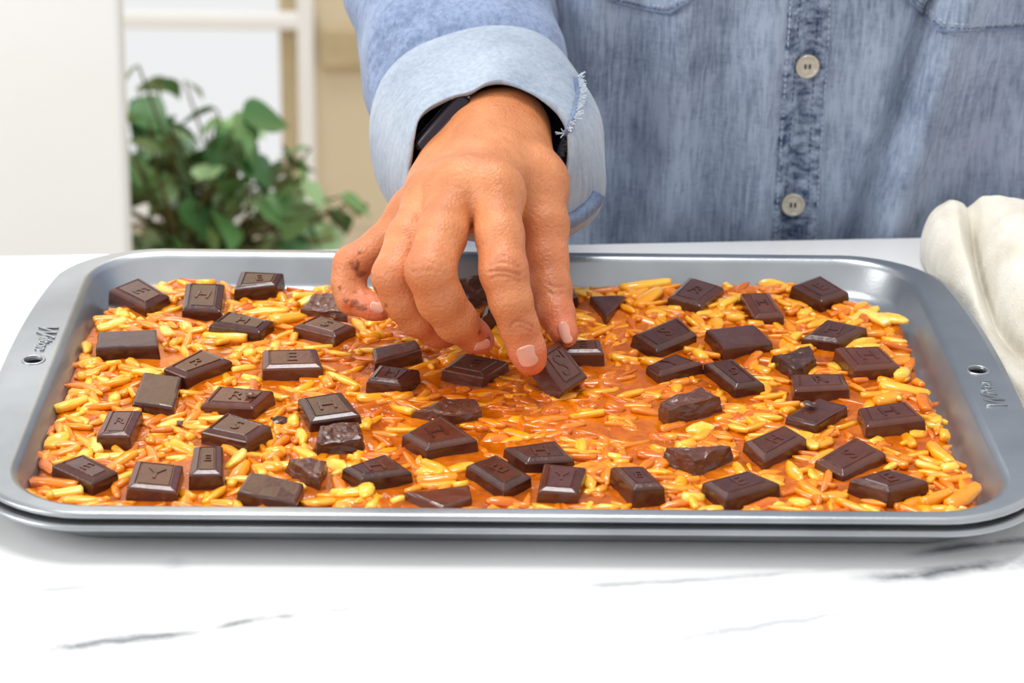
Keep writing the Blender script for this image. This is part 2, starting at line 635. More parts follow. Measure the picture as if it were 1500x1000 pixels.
ZR = 0.0195
hl = spot(49, 527, ZR)
hr = spot(1432, 542, ZR)
lower = baking_sheet('lower grey steel baking sheet, nested under the one with the caramel', 0.0012, 0.0148, 0.0012, [(hl.x - 0.001, hl.y + 0.002), (hr.x + 0.001, hr.y + 0.002)])
settle(lower)
upper = baking_sheet('upper grey steel baking sheet holding caramel, almonds and chocolate', 0.0040, ZR, 0.0, [(hl.x, hl.y), (hr.x, hr.y)])
for side, (cx, cyy, ang) in enumerate(((spot(63, 497, ZR).x, spot(63, 497, ZR).y, -PI / 2), (spot(1453, 576, ZR).x, spot(1453, 576, ZR).y, PI / 2))):
    big = text_mesh('W', 0.0125, 0.0003, 0.35, 0.00015)
    small = text_mesh('ilton', 0.0085, 0.0003, 0.35, 0.00015)
    for me, dx, dy in ((big, -0.0095, 0.0), (small, 0.005, 0.001)):
        o = link('embossed_lettering', me, M_steel, upper)
        o.matrix_basis = Matrix.Translation((cx, cyy, ZR + 0.0003)) @ Matrix.Rotation(ang, 4, 'Z') @ Matrix.Translation((dx, dy, 0)) @ Matrix.Diagonal((0.92, 1, 1, 1))
settle(upper)

# ------------------------------------------------------------------ caramel
ZC = 0.0100
ZF = 0.0041
outline_px = [(128, 470), (165, 448), (232, 413), (262, 408), (330, 415), (460, 421), (600, 424), (720, 424), (840, 421), (990, 418), (1090, 414), (1190, 418), (1240, 434),
              (1292, 452), (1328, 478), (1346, 540), (1376, 600), (1402, 660), (1430, 715)]
ring = [spot(x, y, ZC) for x, y in outline_px]
fy = -PD + 0.0035
ring += [Vector((spot(1438, 745, ZC).x, -0.118, ZC)), Vector((0.172, fy, ZC)), Vector((0.1, fy, ZC)), Vector((0.0, fy, ZC)), Vector((-0.1, fy, ZC)), Vector((-0.165, fy, ZC)), Vector((spot(28, 738, ZC).x, -0.117, ZC))]
ring += [spot(x, y, ZC) for x, y in [(44, 695), (62, 650), (78, 590), (100, 530)]]
CARAMEL = [v.to_2d() for v in ring]
sm = catmull([tuple(v) for v in ring + [ring[0]]], 8)[:-1]
sm = [np.array(p) for p in sm]
cen = np.array((0.0, 0.0, ZC))
NR = 70
verts = [(0, 0, ZC)]
faces = []
NA = len(sm)


def lump(x, y):
    return 0.0011 * noise.noise(Vector((x * 55, y * 75, 1.3))) + 0.0007 * noise.noise(Vector((x * 150, y * 190, 7.7)))


for i in range(1, NR + 1):
    s = (i / NR)
    s = 1 - (1 - s) ** 1.25
    for j, p in enumerate(sm):
        jit = 1 + 0.010 * noise.noise(Vector((p[0] * 60, p[1] * 60, 3.1)))
        q = cen + (p - cen) * s * jit
        dist = (1 - s) * np.linalg.norm(p - cen)
        e = min(1.0, dist / 0.006)
        h = (ZC - ZF) * math.sqrt(max(0, 1 - (1 - e) ** 2))
        gap = 0.0104 - 0.0052 * (h / (ZC - ZF))
        ia, ib, rc_ = PW - gap, PD - gap, 0.027
        dx, dy = max(0.0, abs(q[0]) - (ia - rc_)), max(0.0, abs(q[1]) - (ib - rc_))
        rr = math.hypot(dx, dy)
        if rr > rc_:
            dx, dy = dx * rc_ / rr, dy * rc_ / rr
            q[0] = math.copysign(min(abs(q[0]), ia - rc_ + dx) if dx > 0 else abs(q[0]), q[0])
            q[1] = math.copysign(min(abs(q[1]), ib - rc_ + dy) if dy > 0 else abs(q[1]), q[1])
        verts.append((q[0], q[1], ZF + 0.0002 + h + lump(q[0], q[1]) * e))
for j in range(NA):
    faces.append((0, 1 + j, 1 + (j + 1) % NA))
for i in range(NR - 1):
    for j in range(NA):
        a = 1 + i * NA
        faces.append((a + j, a + NA + j, a + NA + (j + 1) % NA, a + (j + 1) % NA))
tag(mesh('caramel', verts, faces, M_caramel, None, True), 'glossy amber caramel spread across the upper baking sheet', 'caramel')

# ------------------------------------------------------------------ chocolate
STAMP, PLAIN, ROUGH = 'stamp', 'plain', 'rough'
# kind, letter, height of the shoulder over the caramel (mm), corners of the shoulder, label
Z = lambda x0, y0, *p: [(x0 + a / 6.25, y0 + b / 6.25) for a, b in p]
CH = [
    (STAMP, 'E', 4.6, Z(50, 390, (690, 215), (960, 112), (1230, 270), (1015, 375)), 'dark chocolate square at the far left corner of the caramel'),
    (PLAIN, '', 6.2, Z(50, 390, (590, 590), (1120, 590), (1130, 735), (565, 740)), 'smooth oblong chocolate block nearest the left pan handle hole'),
    (STAMP, 'H', 5.5, Z(250, 390, (150, 165), (485, 180), (450, 400), (108, 375)), 'chocolate square with upright H stamp, second from the far left corner'),
    (STAMP, 'E', 6.5, Z(250, 390, (650, 60), (1025, 75), (965, 168), (590, 195)), 'chocolate square against the far pan wall, left of the little finger'),
    (STAMP, 'H', 4.8, Z(250, 390, (530, 415), (935, 500), (815, 600), (360, 540)), 'stamped chocolate square in front of the third one from the far left corner'),
    (STAMP, 'R', 5.0, [(241, 540), (273, 551), (339, 527), (295, 512)], 'chocolate square with a slanted R stamp, touching a plain block at left'),
    (STAMP, 'E', 5.6, [(386, 515), (463, 512), (472, 537), (386, 540)], 'square-on chocolate piece with glinting stamped letter, left of the two stacked pieces'),
    (ROUGH, '', 5.0, [(441, 452), (462, 429), (500, 430), (507, 456)], 'crumbled chocolate lump half hidden behind the little finger'),
    (STAMP, 'S', 4.6, [(431.6, 478.8), (468, 459.6), (520, 477), (491.6, 494)], 'stamped chocolate square just in front of the crumbled lump by the little finger'),
    (PLAIN, '', 6.6, [(546, 511), (608, 497), (618, 511), (550, 529)], 'narrow broken chocolate stick resting on a stamped square below the ring finger'),
    (STAMP, 'H', 6.0, [(556, 536), (613, 543), (587, 562), (538, 556)], 'stamped chocolate square under the narrow broken stick'),
    (STAMP, 'E', 5.0, [(649, 542), (707, 552), (744, 528), (679, 517)], 'chocolate square just below the middle fingertip'),
    (STAMP, 'Y', 5.0, [(711, 446), (750, 448), (756, 466), (706, 466)], 'chocolate square half hidden behind the index finger'),
    (ROUGH, '', 6.5, [(664, 413), (702, 405), (720, 420), (684, 438)], 'chocolate lump seen in the gap between middle and index finger, by the pan wall'),
    (STAMP, 'H', 5.0, [(808, 421), (838, 419), (845, 433), (815, 441)], 'chocolate square mostly hidden behind the thumb, by the far pan wall'),
    (PLAIN, '', 3.6, [(864.6, 433), (916, 432.5), (888, 464)], 'small flat triangular chocolate shard right of the thumb'),
    (STAMP, 'E', 6.4, [(826, 500), (878, 498), (884, 516), (826, 517)], 'chocolate square directly behind the piece held in the fingers'),
    (STAMP, 'S', 4.8, Z(780, 390, (920, 640), (1320, 475), (1500, 610), (1140, 760)), 'chocolate square with a bright sloped edge, in front of the triangular shard'),
    (STAMP, 'R', 4.6, Z(930, 390, (310, 295), (500, 90), (810, 180), (600, 370)), 'chocolate square at the far pan wall, right of the triangular shard'),
    (STAMP, 'H', 5.0, Z(930, 390, (975, 260), (1225, 255), (1360, 440), (1105, 455)), 'small chocolate square with two bright edges, behind a plain slab'),
    (PLAIN, '', 4.8, Z(930, 390, (650, 590), (1090, 515), (1265, 690), (810, 760)), 'large unstamped chocolate slab lying upside down, right of centre'),
    (STAMP, 'Y', 4.8, Z(930, 500, (110, 215), (370, 110), (610, 210), (225, 310)), 'ridged chocolate piece wedged before the square with a bright sloped edge'),
    (STAMP, 'S', 5.2, Z(930, 500, (640, 205), (890, 175), (1180, 385), (915, 410)), 'long chocolate square with an S stamp, in front of the unstamped slab'),
    (ROUGH, '', 7.5, [(968, 587), (1026, 569), (1054, 580), (978, 600)], 'broken chocolate chunk with a scooped top, alone in the right middle'),
    (STAMP, 'E', 6.0, Z(1110, 390, (315, 190), (570, 95), (830, 230), (590, 310)), 'chocolate square at the far right corner of the caramel'),
    (STAMP, 'H', 4.8, Z(1110, 390, (410, 640), (640, 495), (990, 575), (735, 695)), 'chocolate square next in front of the far right corner one'),
    (ROUGH, '', 4.6, [(1131.6, 522), (1187, 505.6), (1196, 527), (1164, 543)], 'triangular broken chocolate piece between slab and H square at right'),
    (STAMP, 'H', 5.4, Z(1110, 500, (715, 75), (1120, 40), (1300, 215), (890, 260)), 'chocolate square with a clear bright H stamp, nearest the right handle hole'),
    (STAMP, 'R', 4.8, [(1161, 548), (1235, 546), (1243, 569), (1164, 574)], 'chocolate square with one long bright edge, in front of the triangular piece'),
    (PLAIN, '', 4.2, [(1151, 610), (1200, 582), (1241, 594), (1195, 623)], 'dull unstamped chocolate square touching the long bright edged one'),
    (STAMP, 'H', 5.6, [(1258, 596), (1327, 588), (1354, 616), (1270, 624)], 'chocolate square by the upright almond stick near the right side'),
    (PLAIN, '', 4.6, Z(60, 520, (940, 160), (1290, 185), (1215, 480), (840, 440)), 'unstamped chocolate block with small specks, left of centre near the left side'),
    (STAMP, 'R', 6.0, [(160, 601.6), (207, 601.6), (189, 639), (143, 638)], 'narrow stamped chocolate square in front of the speckled unstamped block'),
    (STAMP, 'E', 5.4, Z(60, 610, (110, 450), (390, 350), (695, 500), (470, 600)), 'chocolate square at the near left corner of the caramel'),
    (STAMP, 'Y', 5.0, [(200, 677), (266.6, 680.6), (257.6, 718), (187, 714.6)], 'chocolate square by the near pan wall, second from the left corner'),
    (STAMP, 'E', 6.0, [(285, 655), (325, 653), (325, 694), (279, 696)], 'small upright chocolate square, third along the near edge'),
    (PLAIN, '', 5.0, [(366, 692), (445, 706), (434, 737), (348, 722)], 'wide plain chocolate block sunk against the near pan wall at left'),
    (STAMP, 'R', 5.2, Z(260, 540, (215, 320), (375, 155), (870, 220), (690, 365)), 'wide chocolate square with a loose chip lying on its top'),
    (STAMP, 'S', 6.0, [(296, 630), (333, 604), (396, 626), (362, 646)], 'chocolate square with a striped bright edge, before the one with a chip'),
    (STAMP, 'H', 5.2, [(437, 583), (500, 576), (527, 609), (455, 616)], 'chocolate square with H stamp and crumbled piece in front of it'),
    (ROUGH, '', 5.2, [(467, 622), (526, 618), (532, 643), (464, 649)], 'crumbled chocolate block leaning on the H square, left of centre'),
    (ROUGH, '', 5.2, [(422, 675), (479, 672), (466, 702)], 'small chocolate wedge behind the wide plain block of the near edge'),
    (STAMP, 'H', 5.2, Z(500, 550, (20, 850), (400, 705), (640, 880), (180, 960)), 'chocolate square with H stamp behind an upright almond slice, near edge'),
    (ROUGH, '', 3.6, [(606, 600), (660, 585), (698, 583), (705, 603), (664, 609)], 'low broken chocolate fragments in the middle of the caramel'),
    (STAMP, 'H', 5.0, [(590, 636), (646, 607), (698, 644), (625, 658)], 'large chocolate square with a bright H stamp, just before the low fragments'),
    (STAMP, 'E', 4.8, [(684, 682), (727, 665), (777, 697), (738, 718)], 'chocolate square with two parallel white glints, near edge centre'),
    (STAMP, 'H', 4.8, [(740, 657), (813, 645), (840, 672), (772, 678)], 'stamped chocolate square hemmed in by two others at the near centre'),
    (STAMP, 'Y', 5.2, [(798, 680), (858, 685), (845, 722), (789, 719)], 'frosted looking chocolate square in front of the hemmed-in one'),
    (PLAIN, '', 3.6, [(594, 722), (688, 709), (691, 727), (650, 745)], 'plain chocolate wedge half hidden by the near pan rim'),
    (STAMP, 'E', 7.0, Z(760, 610, (850, 460), (1140, 450), (1325, 650), (1050, 670)), 'tall chocolate square standing alone at the near edge, right of centre'),
    (ROUGH, '', 7.0, [(976, 654), (1030, 650), (1071, 652), (1018, 676)], 'thick chocolate corner with a triangular top, near right'),
    (STAMP, 'H', 5.2, Z(950, 610, (880, 230), (1240, 90), (1440, 200), (1060, 390)), 'chocolate square with a ribbed bright stamp, right of the triangular corner'),
    (STAMP, 'E', 5.6, Z(950, 610, (500, 600), (910, 490), (1190, 620), (710, 760)), 'chocolate square at the near pan wall with a broad shining edge'),
    (STAMP, 'S', 4.2, Z(1170, 610, (160, 400), (520, 205), (790, 340), (410, 520)), 'chocolate square with a clear S stamp and one white glint, near right'),
    (STAMP, 'E', 6.4, Z(1170, 610, (480, 580), (830, 470), (1180, 590), (825, 690)), 'chocolate square at the near right corner of the caramel'),
]


def inset(poly, d):
    n = len(poly)
    out = []
    for i in range(n):
        p0, p1, p2 = poly[i - 1], poly[i], poly[(i + 1) % n]
        e1 = (p1 - p0).normalized()
        e2 = (p2 - p1).normalized()
        n1 = Vector((-e1.y, e1.x))
        n2 = Vector((-e2.y, e2.x))
        bis = n1 + n2
        L = bis.length
        if L < 1e-6:
            out.append(p1 + n1 * d)
        else:
            bis /= L
            out.append(p1 + bis * min(d / max(0.35, bis.dot(n1)), abs(d) * 2.6 if d > 0 else 1))
    return out


def ccw(poly):
    a = sum(poly[i].x * poly[(i + 1) % len(poly)].y - poly[(i + 1) % len(poly)].x * poly[i].y for i in range(len(poly)))
    return poly if a > 0 else poly[::-1]


LETTERS = {}
FOOT = []


def letter(ch):
    if ch not in LETTERS:
        me = text_mesh(ch, 0.0125, 0.00035, 0.0)
        me.materials.append(M_choc)
        LETTERS[ch] = me
    return LETTERS[ch]


def choc_mesh(kind, poly, depth, rnd):
    """poly: shoulder outline (2-D, about the piece's centre); z = 0 at the shoulder"""
    def rounded(p, r):
        out = []
        n = len(p)
        for i in range(n):
            a, b, c = p[i - 1], p[i], p[(i + 1) % n]
            out.append(b + (a - b).normalized() * r)
            out.append(b + ((a - b).normalized() + (c - b).normalized()) * r * 0.29)
            out.append(b + (c - b).normalized() * r)
        return out
    if kind == STAMP:
        levels = [(-0.0012, -depth, 0.0008), (-0.0004, -0.0006, 0.0007), (0.0, -0.0001, 0.0006), (0.0004, 0.0002, 0.0005), (0.0019, 0.0009, 0.0004),
                  (0.0021, 0.0010, 0.0004), (0.0025, 0.0005, 0.0003), (0.0029, 0.0005, 0.0003), (0.0032, 0.0010, 0.0003)]
    elif kind == PLAIN:
        levels = [(-0.0008, -depth, 0.0008), (-0.0002, -0.0009, 0.0008), (0.0, -0.0003, 0.0008), (0.0004, 0.0001, 0.0007), (0.0012, 0.0003, 0.0006)]
    else:
        levels = [(-0.0014, -depth, 0.0005), (-0.0009, -depth * 0.55, 0.0004), (-0.0003, -depth * 0.2, 0.0003), (0.0, 0.0, 0.0003), (0.0016, 0.0004, 0.0002), (0.0036, 0.0001, 0.0002)]
    bm = bmesh.new()
    rings = []
    for d, z, r in levels:
        rings.append([bm.verts.new((p.x, p.y, z)) for p in rounded(inset(poly, d), r)])
    n = len(rings[0])
    for i in range(len(rings) - 1):
        for k in range(n):
            bm.faces.new((rings[i][k], rings[i][(k + 1) % n], rings[i + 1][(k + 1) % n], rings[i + 1][k]))
    bm.faces.new(rings[0][::-1])
    top = bm.faces.new(rings[-1])
    if kind == ROUGH:
        bmesh.ops.triangulate(bm, faces=[top])
        for _ in range(3):
            bmesh.ops.subdivide_edges(bm, edges=[e for e in bm.edges if e.calc_length() > 0.0022], cuts=1)
            bmesh.ops.triangulate(bm, faces=bm.faces[:])
        sd = rnd.uniform(0, 50)
        for v in bm.verts:
            f = 1.0 if v.co.z > -depth * 0.9 else 0
            nv = noise.noise_vector(v.co * 190 + Vector((sd, 0, 0)))
            n2 = noise.noise_vector(v.co * 480 + Vector((0, sd, 0)))
            v.co += (nv * 0.0010 + n2 * 0.0005) * f
            v.co.z += 0.0014 * noise.noise(Vector((v.co.x * 90, v.co.y * 90, sd))) * f
    elif kind == PLAIN:
        sd = rnd.uniform(0, 50)
        bmesh.ops.triangulate(bm, faces=[top])
        bmesh.ops.subdivide_edges(bm, edges=[e for e in bm.edges if e.calc_length() > 0.005], cuts=2)
        bmesh.ops.triangulate(bm, faces=bm.faces[:])
        for v in bm.verts:
            if v.co.z > -depth * 0.9:
                v.co += noise.noise_vector(v.co * 160 + Vector((sd, 0, 0))) * 0.0004
    else:
        sd = rnd.uniform(0, 50)
        for v in bm.verts:
            v.co += noise.noise_vector(v.co * 120 + Vector((sd, 0, 0))) * 0.00025
    bmesh.ops.recalc_face_normals(bm, faces=bm.faces[:])
    me = bpy.data.meshes.new('chocolate')
    bm.to_mesh(me)
    bm.free()
    return me


def add_letter(root, ch, poly, z, fit=1.0):
    """stamp on the panel, upright along the longest readable edge"""
    n = len(poly)
    best, bl = None, None
    for i in range(n):
        e = poly[(i + 1) % n] - poly[i]
        s = e.x / e.length
        if best is None or s > best:
            best, bl = s, e
    w = bl.length
    e2 = poly[2] - poly[1]
    k = min(poly[1 % n].__sub__(poly[0]).length, e2.length) / 0.0205 * fit
    o = link('stamped_letter', letter(ch), None, root)
    o.location = (0, 0, z)
    o.rotation_euler = (0, 0, math.atan2(bl.y, bl.x))
    o.scale = (min(k, 1.25), min(k, 1.25), 1)
    return o


rnd = random.Random(3)
for kind, ch, hmm, cor, label in CH:
    zs = ZC + hmm / 1000
    P = ccw([spot(x, y, zs).to_2d() for x, y in cor])
    c = sum(P, Vector((0, 0))) / len(P)
    loc = [p - c for p in P]
    depth = min(zs - 0.0052, 0.0098)
    me = choc_mesh(kind, loc, depth, rnd)
    o = link('chocolate_square' if kind == STAMP else ('chocolate_block' if kind == PLAIN else 'chocolate_chunk'), me, M_choc if kind != ROUGH else M_choc_rough)
    o.location = (c.x, c.y, zs)
    o.rotation_euler = (rnd.uniform(-0.05, 0.07), rnd.uniform(-0.05, 0.05), 0)
    tag(o, label, 'chocolate', 'chocolate pieces scattered over the caramel')
    FOOT.append([p for p in inset(P, -0.0008)])
    if kind == STAMP:
        add_letter(o, ch, loc, 0.0010)

# loose chips
for (x, y, zz, s, label) in ((265, 620, ZC + 0.0012, 0.0018, 'tiny dark chocolate crumb in the caramel beside the narrow stamped square'),
                             (367, 578, ZC + 0.0072, 0.0019, 'small pale chocolate chip lying on a wide chocolate square'),
                             (410, 616, ZC + 0.0010, 0.0030, 'thin chocolate sliver in the caramel left of the H square with crumbled piece'),
                             (1186, 592, ZC + 0.0062, 0.0022, 'small chocolate chip lying on the dull unstamped square at right')):
    bm = bmesh.new()
    bmesh.ops.create_icosphere(bm, subdivisions=2, radius=s)
    for v in bm.verts:
        v.co.x *= 1.5
        v.co.z *= 0.45
        v.co += noise.noise_vector(v.co * 700 + Vector((x, 0, 0))) * s * 0.35
    o = from_bm('chocolate_chip', bm, M_choc_rough)
    o.location = spot(x, y, zz)
    o.rotation_euler = (0.1, 0.15, rnd.uniform(-0.6, 0.6))
    tag(o, label, 'chocolate chip', 'loose chocolate chips')

# the piece held between index finger and thumb
T = spot(820, 499, 0.0290)
e1 = Vector((1.1, -0.78, -1.2)).normalized()
e2 = Vector((-0.96, -1.26, -0.06)).normalized()
e3 = -(e1.cross(e2)).normalized()
e2 = e1.cross(e3).normalized() * (1 if e1.cross(e3).dot(e2) > 0 else -1)
HL, HW = 0.0195, 0.0172
hc = T + e1 * HL / 2 + e2 * HW / 2
# panel frame: text reads along -e2 (left to right), top towards -e1
ax, ay = (-e2), (-e1)
if ax.cross(ay).dot(e3) < 0:
    ay = -ay
held_poly = [Vector((-HW / 2, -HL / 2)), Vector((HW / 2, -HL / 2)), Vector((HW / 2, HL / 2)), Vector((-HW / 2, HL / 2))]
held = link('chocolate_square', choc_mesh(STAMP, held_poly, 0.0085, rnd), M_choc)
held.matrix_world = Matrix(((ax.x, ay.x, e3.x, hc.x), (ax.y, ay.y, e3.y, hc.y), (ax.z, ay.z, e3.z, hc.z), (0, 0, 0, 1)))
tag(held, 'tilted chocolate square with an S stamp, held between thumb and index finger', 'chocolate')
lt = link('stamped_letter', letter("S'"), None, held)
lt.location = (0.0005, 0.0, 0.0010)
lt.scale = (1.05, 1.25, 1)

# ------------------------------------------------------------------ almonds
def sliver_mesh(L, w, t, kind, seed):
    """kind 0 stick with cut ends, 1 tapering sliver, 2 flat slice, 3 chunky piece"""
    r_ = random.Random(seed)
    bm = bmesh.new()
    n = 8
    if kind == 0:
        prof = [(-0.5, 0.62), (-0.44, 0.9), (-0.1, 1.0), (0.25, 0.95), (0.45, 0.8), (0.5, 0.5)]
    elif kind == 1:
        prof = [(-0.5, 0.2), (-0.38, 0.66), (-0.1, 1.0), (0.2, 0.9), (0.42, 0.5), (0.5, 0.12)]
    elif kind == 2:
        prof = [(-0.5, 0.2), (-0.42, 0.62), (-0.2, 0.95), (0.12, 1.0), (0.36, 0.72), (0.5, 0.2)]
    else:
        prof = [(-0.5, 0.5), (-0.40, 0.9), (0.1, 1.0), (0.40, 0.8), (0.5, 0.4)]
    rings = []
    bend_k = r_.uniform(-0.10, 0.10)
    for s, k in prof:
        rg = []
        bend = bend_k * L * (1 - 4 * s * s) * 0.6
        k2 = k * r_.uniform(0.85, 1.12)
        for j in range(n):
            a = 2 * PI * (j + 0.5) / n
            cx_, cz = math.cos(a), math.sin(a)
            q = 0.68
            cx_ = math.copysign(abs(cx_) ** q, cx_)
            cz = math.copysign(abs(cz) ** q, cz)
            jt = lambda: r_.uniform(-0.05, 0.05)
            rg.append(bm.verts.new(((s + jt() * 0.4) * L, (cx_ * k2 + jt() * 2) * w / 2 + bend, (cz * (0.5 + 0.5 * k) + jt() * 2) * t / 2)))
        rings.append(rg)
    for i in range(len(rings) - 1):
        for k in range(n):
            bm.faces.new((rings[i][k], rings[i][(k + 1) % n], rings[i + 1][(k + 1) % n], rings[i + 1][k]))
    bm.faces.new(rings[0][::-1])
    bm.faces.new(rings[-1])
    bmesh.ops.recalc_face_normals(bm, faces=bm.faces[:])
    me = bpy.data.meshes.new('almond_piece')
    bm.to_mesh(me)
    bm.free()
    me.materials.append(M_almond)
    me.polygons.foreach_set('use_smooth', [True] * len(me.polygons))
    return me


KSPEC = [(0.0135, 0.0046, 0.0032, 0), (0.0145, 0.0054, 0.0030, 1), (0.0165, 0.0046, 0.0028, 1), (0.0145, 0.0085, 0.0026, 2), (0.0085, 0.0060, 0.0042, 3)]
ABASE = [[sliver_mesh(L, w, t, k, 100 * q + i) for q in range(5)] for i, (L, w, t, k) in enumerate(KSPEC)]


def inside(p, poly):
    r = False
    n = len(poly)
    for i in range(n):
        a, b = poly[i], poly[(i + 1) % n]
        if (a.y > p.y) != (b.y > p.y) and p.x < (b.x - a.x) * (p.y - a.y) / (b.y - a.y) + a.x:
            r = not r
    return r


FBOX = [(min(p.x for p in f), max(p.x for p in f), min(p.y for p in f), max(p.y for p in f)) for f in FOOT]


def on_choc(p):
    for f, (x0, x1, y0, y1) in zip(FOOT, FBOX):
        if x0 <= p.x <= x1 and y0 <= p.y <= y1 and inside(p, f):
            return True
    return False


rng = random.Random(11)
SL = []
NAMED_XY = []
# pieces one can point at in the photograph: x, y, heading in the picture plane (deg), kind, scale, lift mm
for (x, y, ang, k, s, up) in ((1354, 597, 86, 0, 1.15, 2.5), (1306, 474, -12, 3, 1.1, 2.2), (535, 728, 80, 3, 0.8, 2.5), (992, 716, 0, 3, 1.2, 0.8), (1410, 736, 24, 0, 1.5, 2.0),
                              (85, 650, 28, 3, 0.85, 2.0), (105, 597, 24, 0, 1.2, 2.0), (128, 553, 10, 3, 0.8, 1.5), (155, 562, -25, 0, 0.9, 1.6), (240, 425, -20, 3, 0.9, 1.0),
                              (183, 466, -60, 4, 0.9, 1.5), (218, 478, -12, 1, 1.0, 1.2), (262, 475, 0, 2, 1.2, 1.0), (238, 495, -50, 0, 1.2, 1.2), (330, 497, -4, 0, 1.5, 1.4),
                              (390, 462, 4, 2, 1.3, 1.2), (425, 470, 18, 0, 1.6, 1.2), (366, 522, -72, 4, 1.0, 1.2), (345, 525, 70, 4, 1.1, 1.0), (375, 508, 14, 0, 1.0, 1.3),
                              (178, 680, 34, 0, 1.3, 1.6), (190, 697, 30, 0, 1.2, 1.0), (345, 676, 45, 1, 1.1, 1.4), (350, 695, 50, 1, 1.2, 1.3), (400, 685, 2, 0, 1.3, 1.0),
                              (468, 738, 6, 3, 1.0, 1.4), (80, 712, -6, 0, 1.5, 1.2), (1163, 457, 35, 0, 1.0, 1.0), (950, 440, 35, 0, 1.7, 1.2), (930, 432, 18, 0, 1.2, 0.8),
                              (880, 430, 3, 0, 1.3, 1.0), (945, 420, 8, 0, 1.9, 0.6), (1030, 462, 2, 3, 1.0, 0.8), (1298, 590, 20, 4, 1.5, 1.5), (1320, 552, 55, 4, 1.3, 1.5),
                              (1300, 522, -55, 0, 0.9, 1.6), (1325, 572, -5, 0, 1.6, 1.0), (1190, 655, -65, 3, 0.7, 1.6), (1345, 635, 30, 3, 0.8, 1.5), (1378, 670, -50, 0, 1.3, 1.6),
                              (1383, 642, 80, 4, 0.8, 1.2), (1370, 735, 20, 0, 1.3, 1.5), (1192, 725, -35, 0, 1.2, 1.6), (1250, 745, -20, 0, 1.1, 1.0), (1200, 478, 18, 1, 1.1, 1.2),
                              (1280, 470, -30, 0, 1.4, 1.5), (1165, 498, 30, 4, 1.0, 1.3), (1310, 500, -20, 3, 0.9, 1.3), (590, 630, 2, 0, 1.0, 0.8), (640, 690, -20, 1, 1.2, 1.0),
                              (655, 615, 5, 1, 0.9, 0.6), (860, 610, 5, 0, 1.1, 0.6), (900, 620, -35, 3, 0.5, 0.8), (560, 700, 12, 3, 0.6, 1.0), (640, 708, 5, 0, 1.2, 1.3)):
    p = spot(x, y, ZC)
    NAMED_XY.append((x, y))
    a = math.radians(ang)
    wa = math.atan2(math.sin(a) / 0.42, math.cos(a))
    SL.append((p.x, p.y, up / 1000 - 0.0002, wa, rng.uniform(-0.12, 0.12), rng.uniform(-0.3, 0.3), k, s, 0.75 + rng.uniform(-0.25, 0.3)))
tries = 0
N_ALL = 1950
while len(SL) < N_ALL and tries < 40000:
    tries += 1
    p = Vector((rng.uniform(-0.185, 0.185), rng.uniform(-0.124, 0.125)))
    if not inside(p, CARAMEL):
        continue
    if not inside(p * 1.015, CARAMEL):
        continue
    if on_choc(p):
        continue
    edge = 1 - math.exp(-((p.x - 0.01) / 0.085) ** 2 - ((p.y + 0.02) / 0.055) ** 2)
    a = rng.gauss(0.0, 0.55 + 0.8 * edge)
    s = rng.uniform(0.65, 1.15)
    k = rng.choices([0, 1, 2, 3, 4], [3 + 2 * edge, 4, 4, 0.8, 1.2 + 3 * edge])[0]
    dp = Vector((math.cos(a), math.sin(a))) * 0.005 * s
    if on_choc(p + dp) or on_choc(p - dp):
        continue
    if not inside(p + dp * 1.2, CARAMEL) or not inside(p - dp * 1.2, CARAMEL):
        continue
    up = rng.gauss(-0.0009 + 0.0009 * edge, 0.0006)
    tone = min(1, max(0, rng.gauss(0.34 + 0.16 * edge + up * 120, 0.22)))
    SL.append((p.x, p.y, max(-0.0016, min(0.0016, up)), a, rng.gauss(0, 0.10), rng.uniform(-0.5, 0.5), k, s, tone))


def show(sv):
    p = Vector((sv[0], sv[1], ZC))
    d = (p - CAM).dot(CF)
    return (0.017, 0.016, 0.016, 0.02, 0.011)[sv[6]] * sv[7] / d + (sv[2] + 0.0008) * 5


NAMED = {(1354, 597): 'upright pale almond stick beside the right-hand chocolate squares', (1306, 474): 'plump glossy almond half at the far right edge of the caramel',
         (535, 728): 'yellow almond slice standing on edge at the near pan wall', (992, 716): 'broad almond slice between two chocolate squares at the near edge',
         (1410, 736): 'long orange almond stick in the near right corner', (85, 650): 'large pale almond piece at the left edge of the caramel',
         (105, 597): 'long pale almond stick at the left edge of the caramel', (330, 497): 'long orange almond stick in front of a stamped square at far left',
         (950, 440): 'long slanting almond sliver beside the triangular chocolate shard', (945, 420): 'brown-orange almond sliver along the far pan wall, right of the thumb',
         (390, 462): 'yellow almond sliver between two chocolate squares, left of the little finger', (1190, 655): 'pointed orange almond piece leaning on a ribbed chocolate square'}
HAND = len(NAMED_XY)
order = sorted(range(len(SL)), key=lambda i: -show(SL[i]))
mass_v, mass_f, mass_t = [], [], []
bases = [[([v.co.copy() for v in m.vertices], [tuple(p.vertices) for p in m.polygons]) for m in row] for row in ABASE]
for rank, i in enumerate(order):
    x, y, up, a, tilt, rollv, k, s, tone = SL[i]
    mw = Matrix.Translation((x, y, ZC + up + lump(x, y))) @ Matrix.Rotation(a, 4, 'Z') @ Matrix.Rotation(tilt, 4, 'Y') @ Matrix.Rotation(rollv, 4, 'X') @ Matrix.Diagonal((s, s, max(0.85, s), 1))
    if rank < 300:
        o = bpy.data.objects.new('almond_sliver', ABASE[k][i % 5])
        col.objects.link(o)
        o.matrix_world = mw
        tag(o, NAMED.get(NAMED_XY[i]) if i < HAND and NAMED_XY[i] in NAMED else 'golden almond sliver lying in the amber caramel', 'almond', 'almond slivers in the caramel')
    else:
        b0 = len(mass_v)
        vs_, fs_ = bases[k][i % 5]
        mass_v += [tuple(mw @ v) for v in vs_]
        mass_f += [tuple(b0 + q for q in f) for f in fs_]
        mass_t += [tone] * len(vs_)
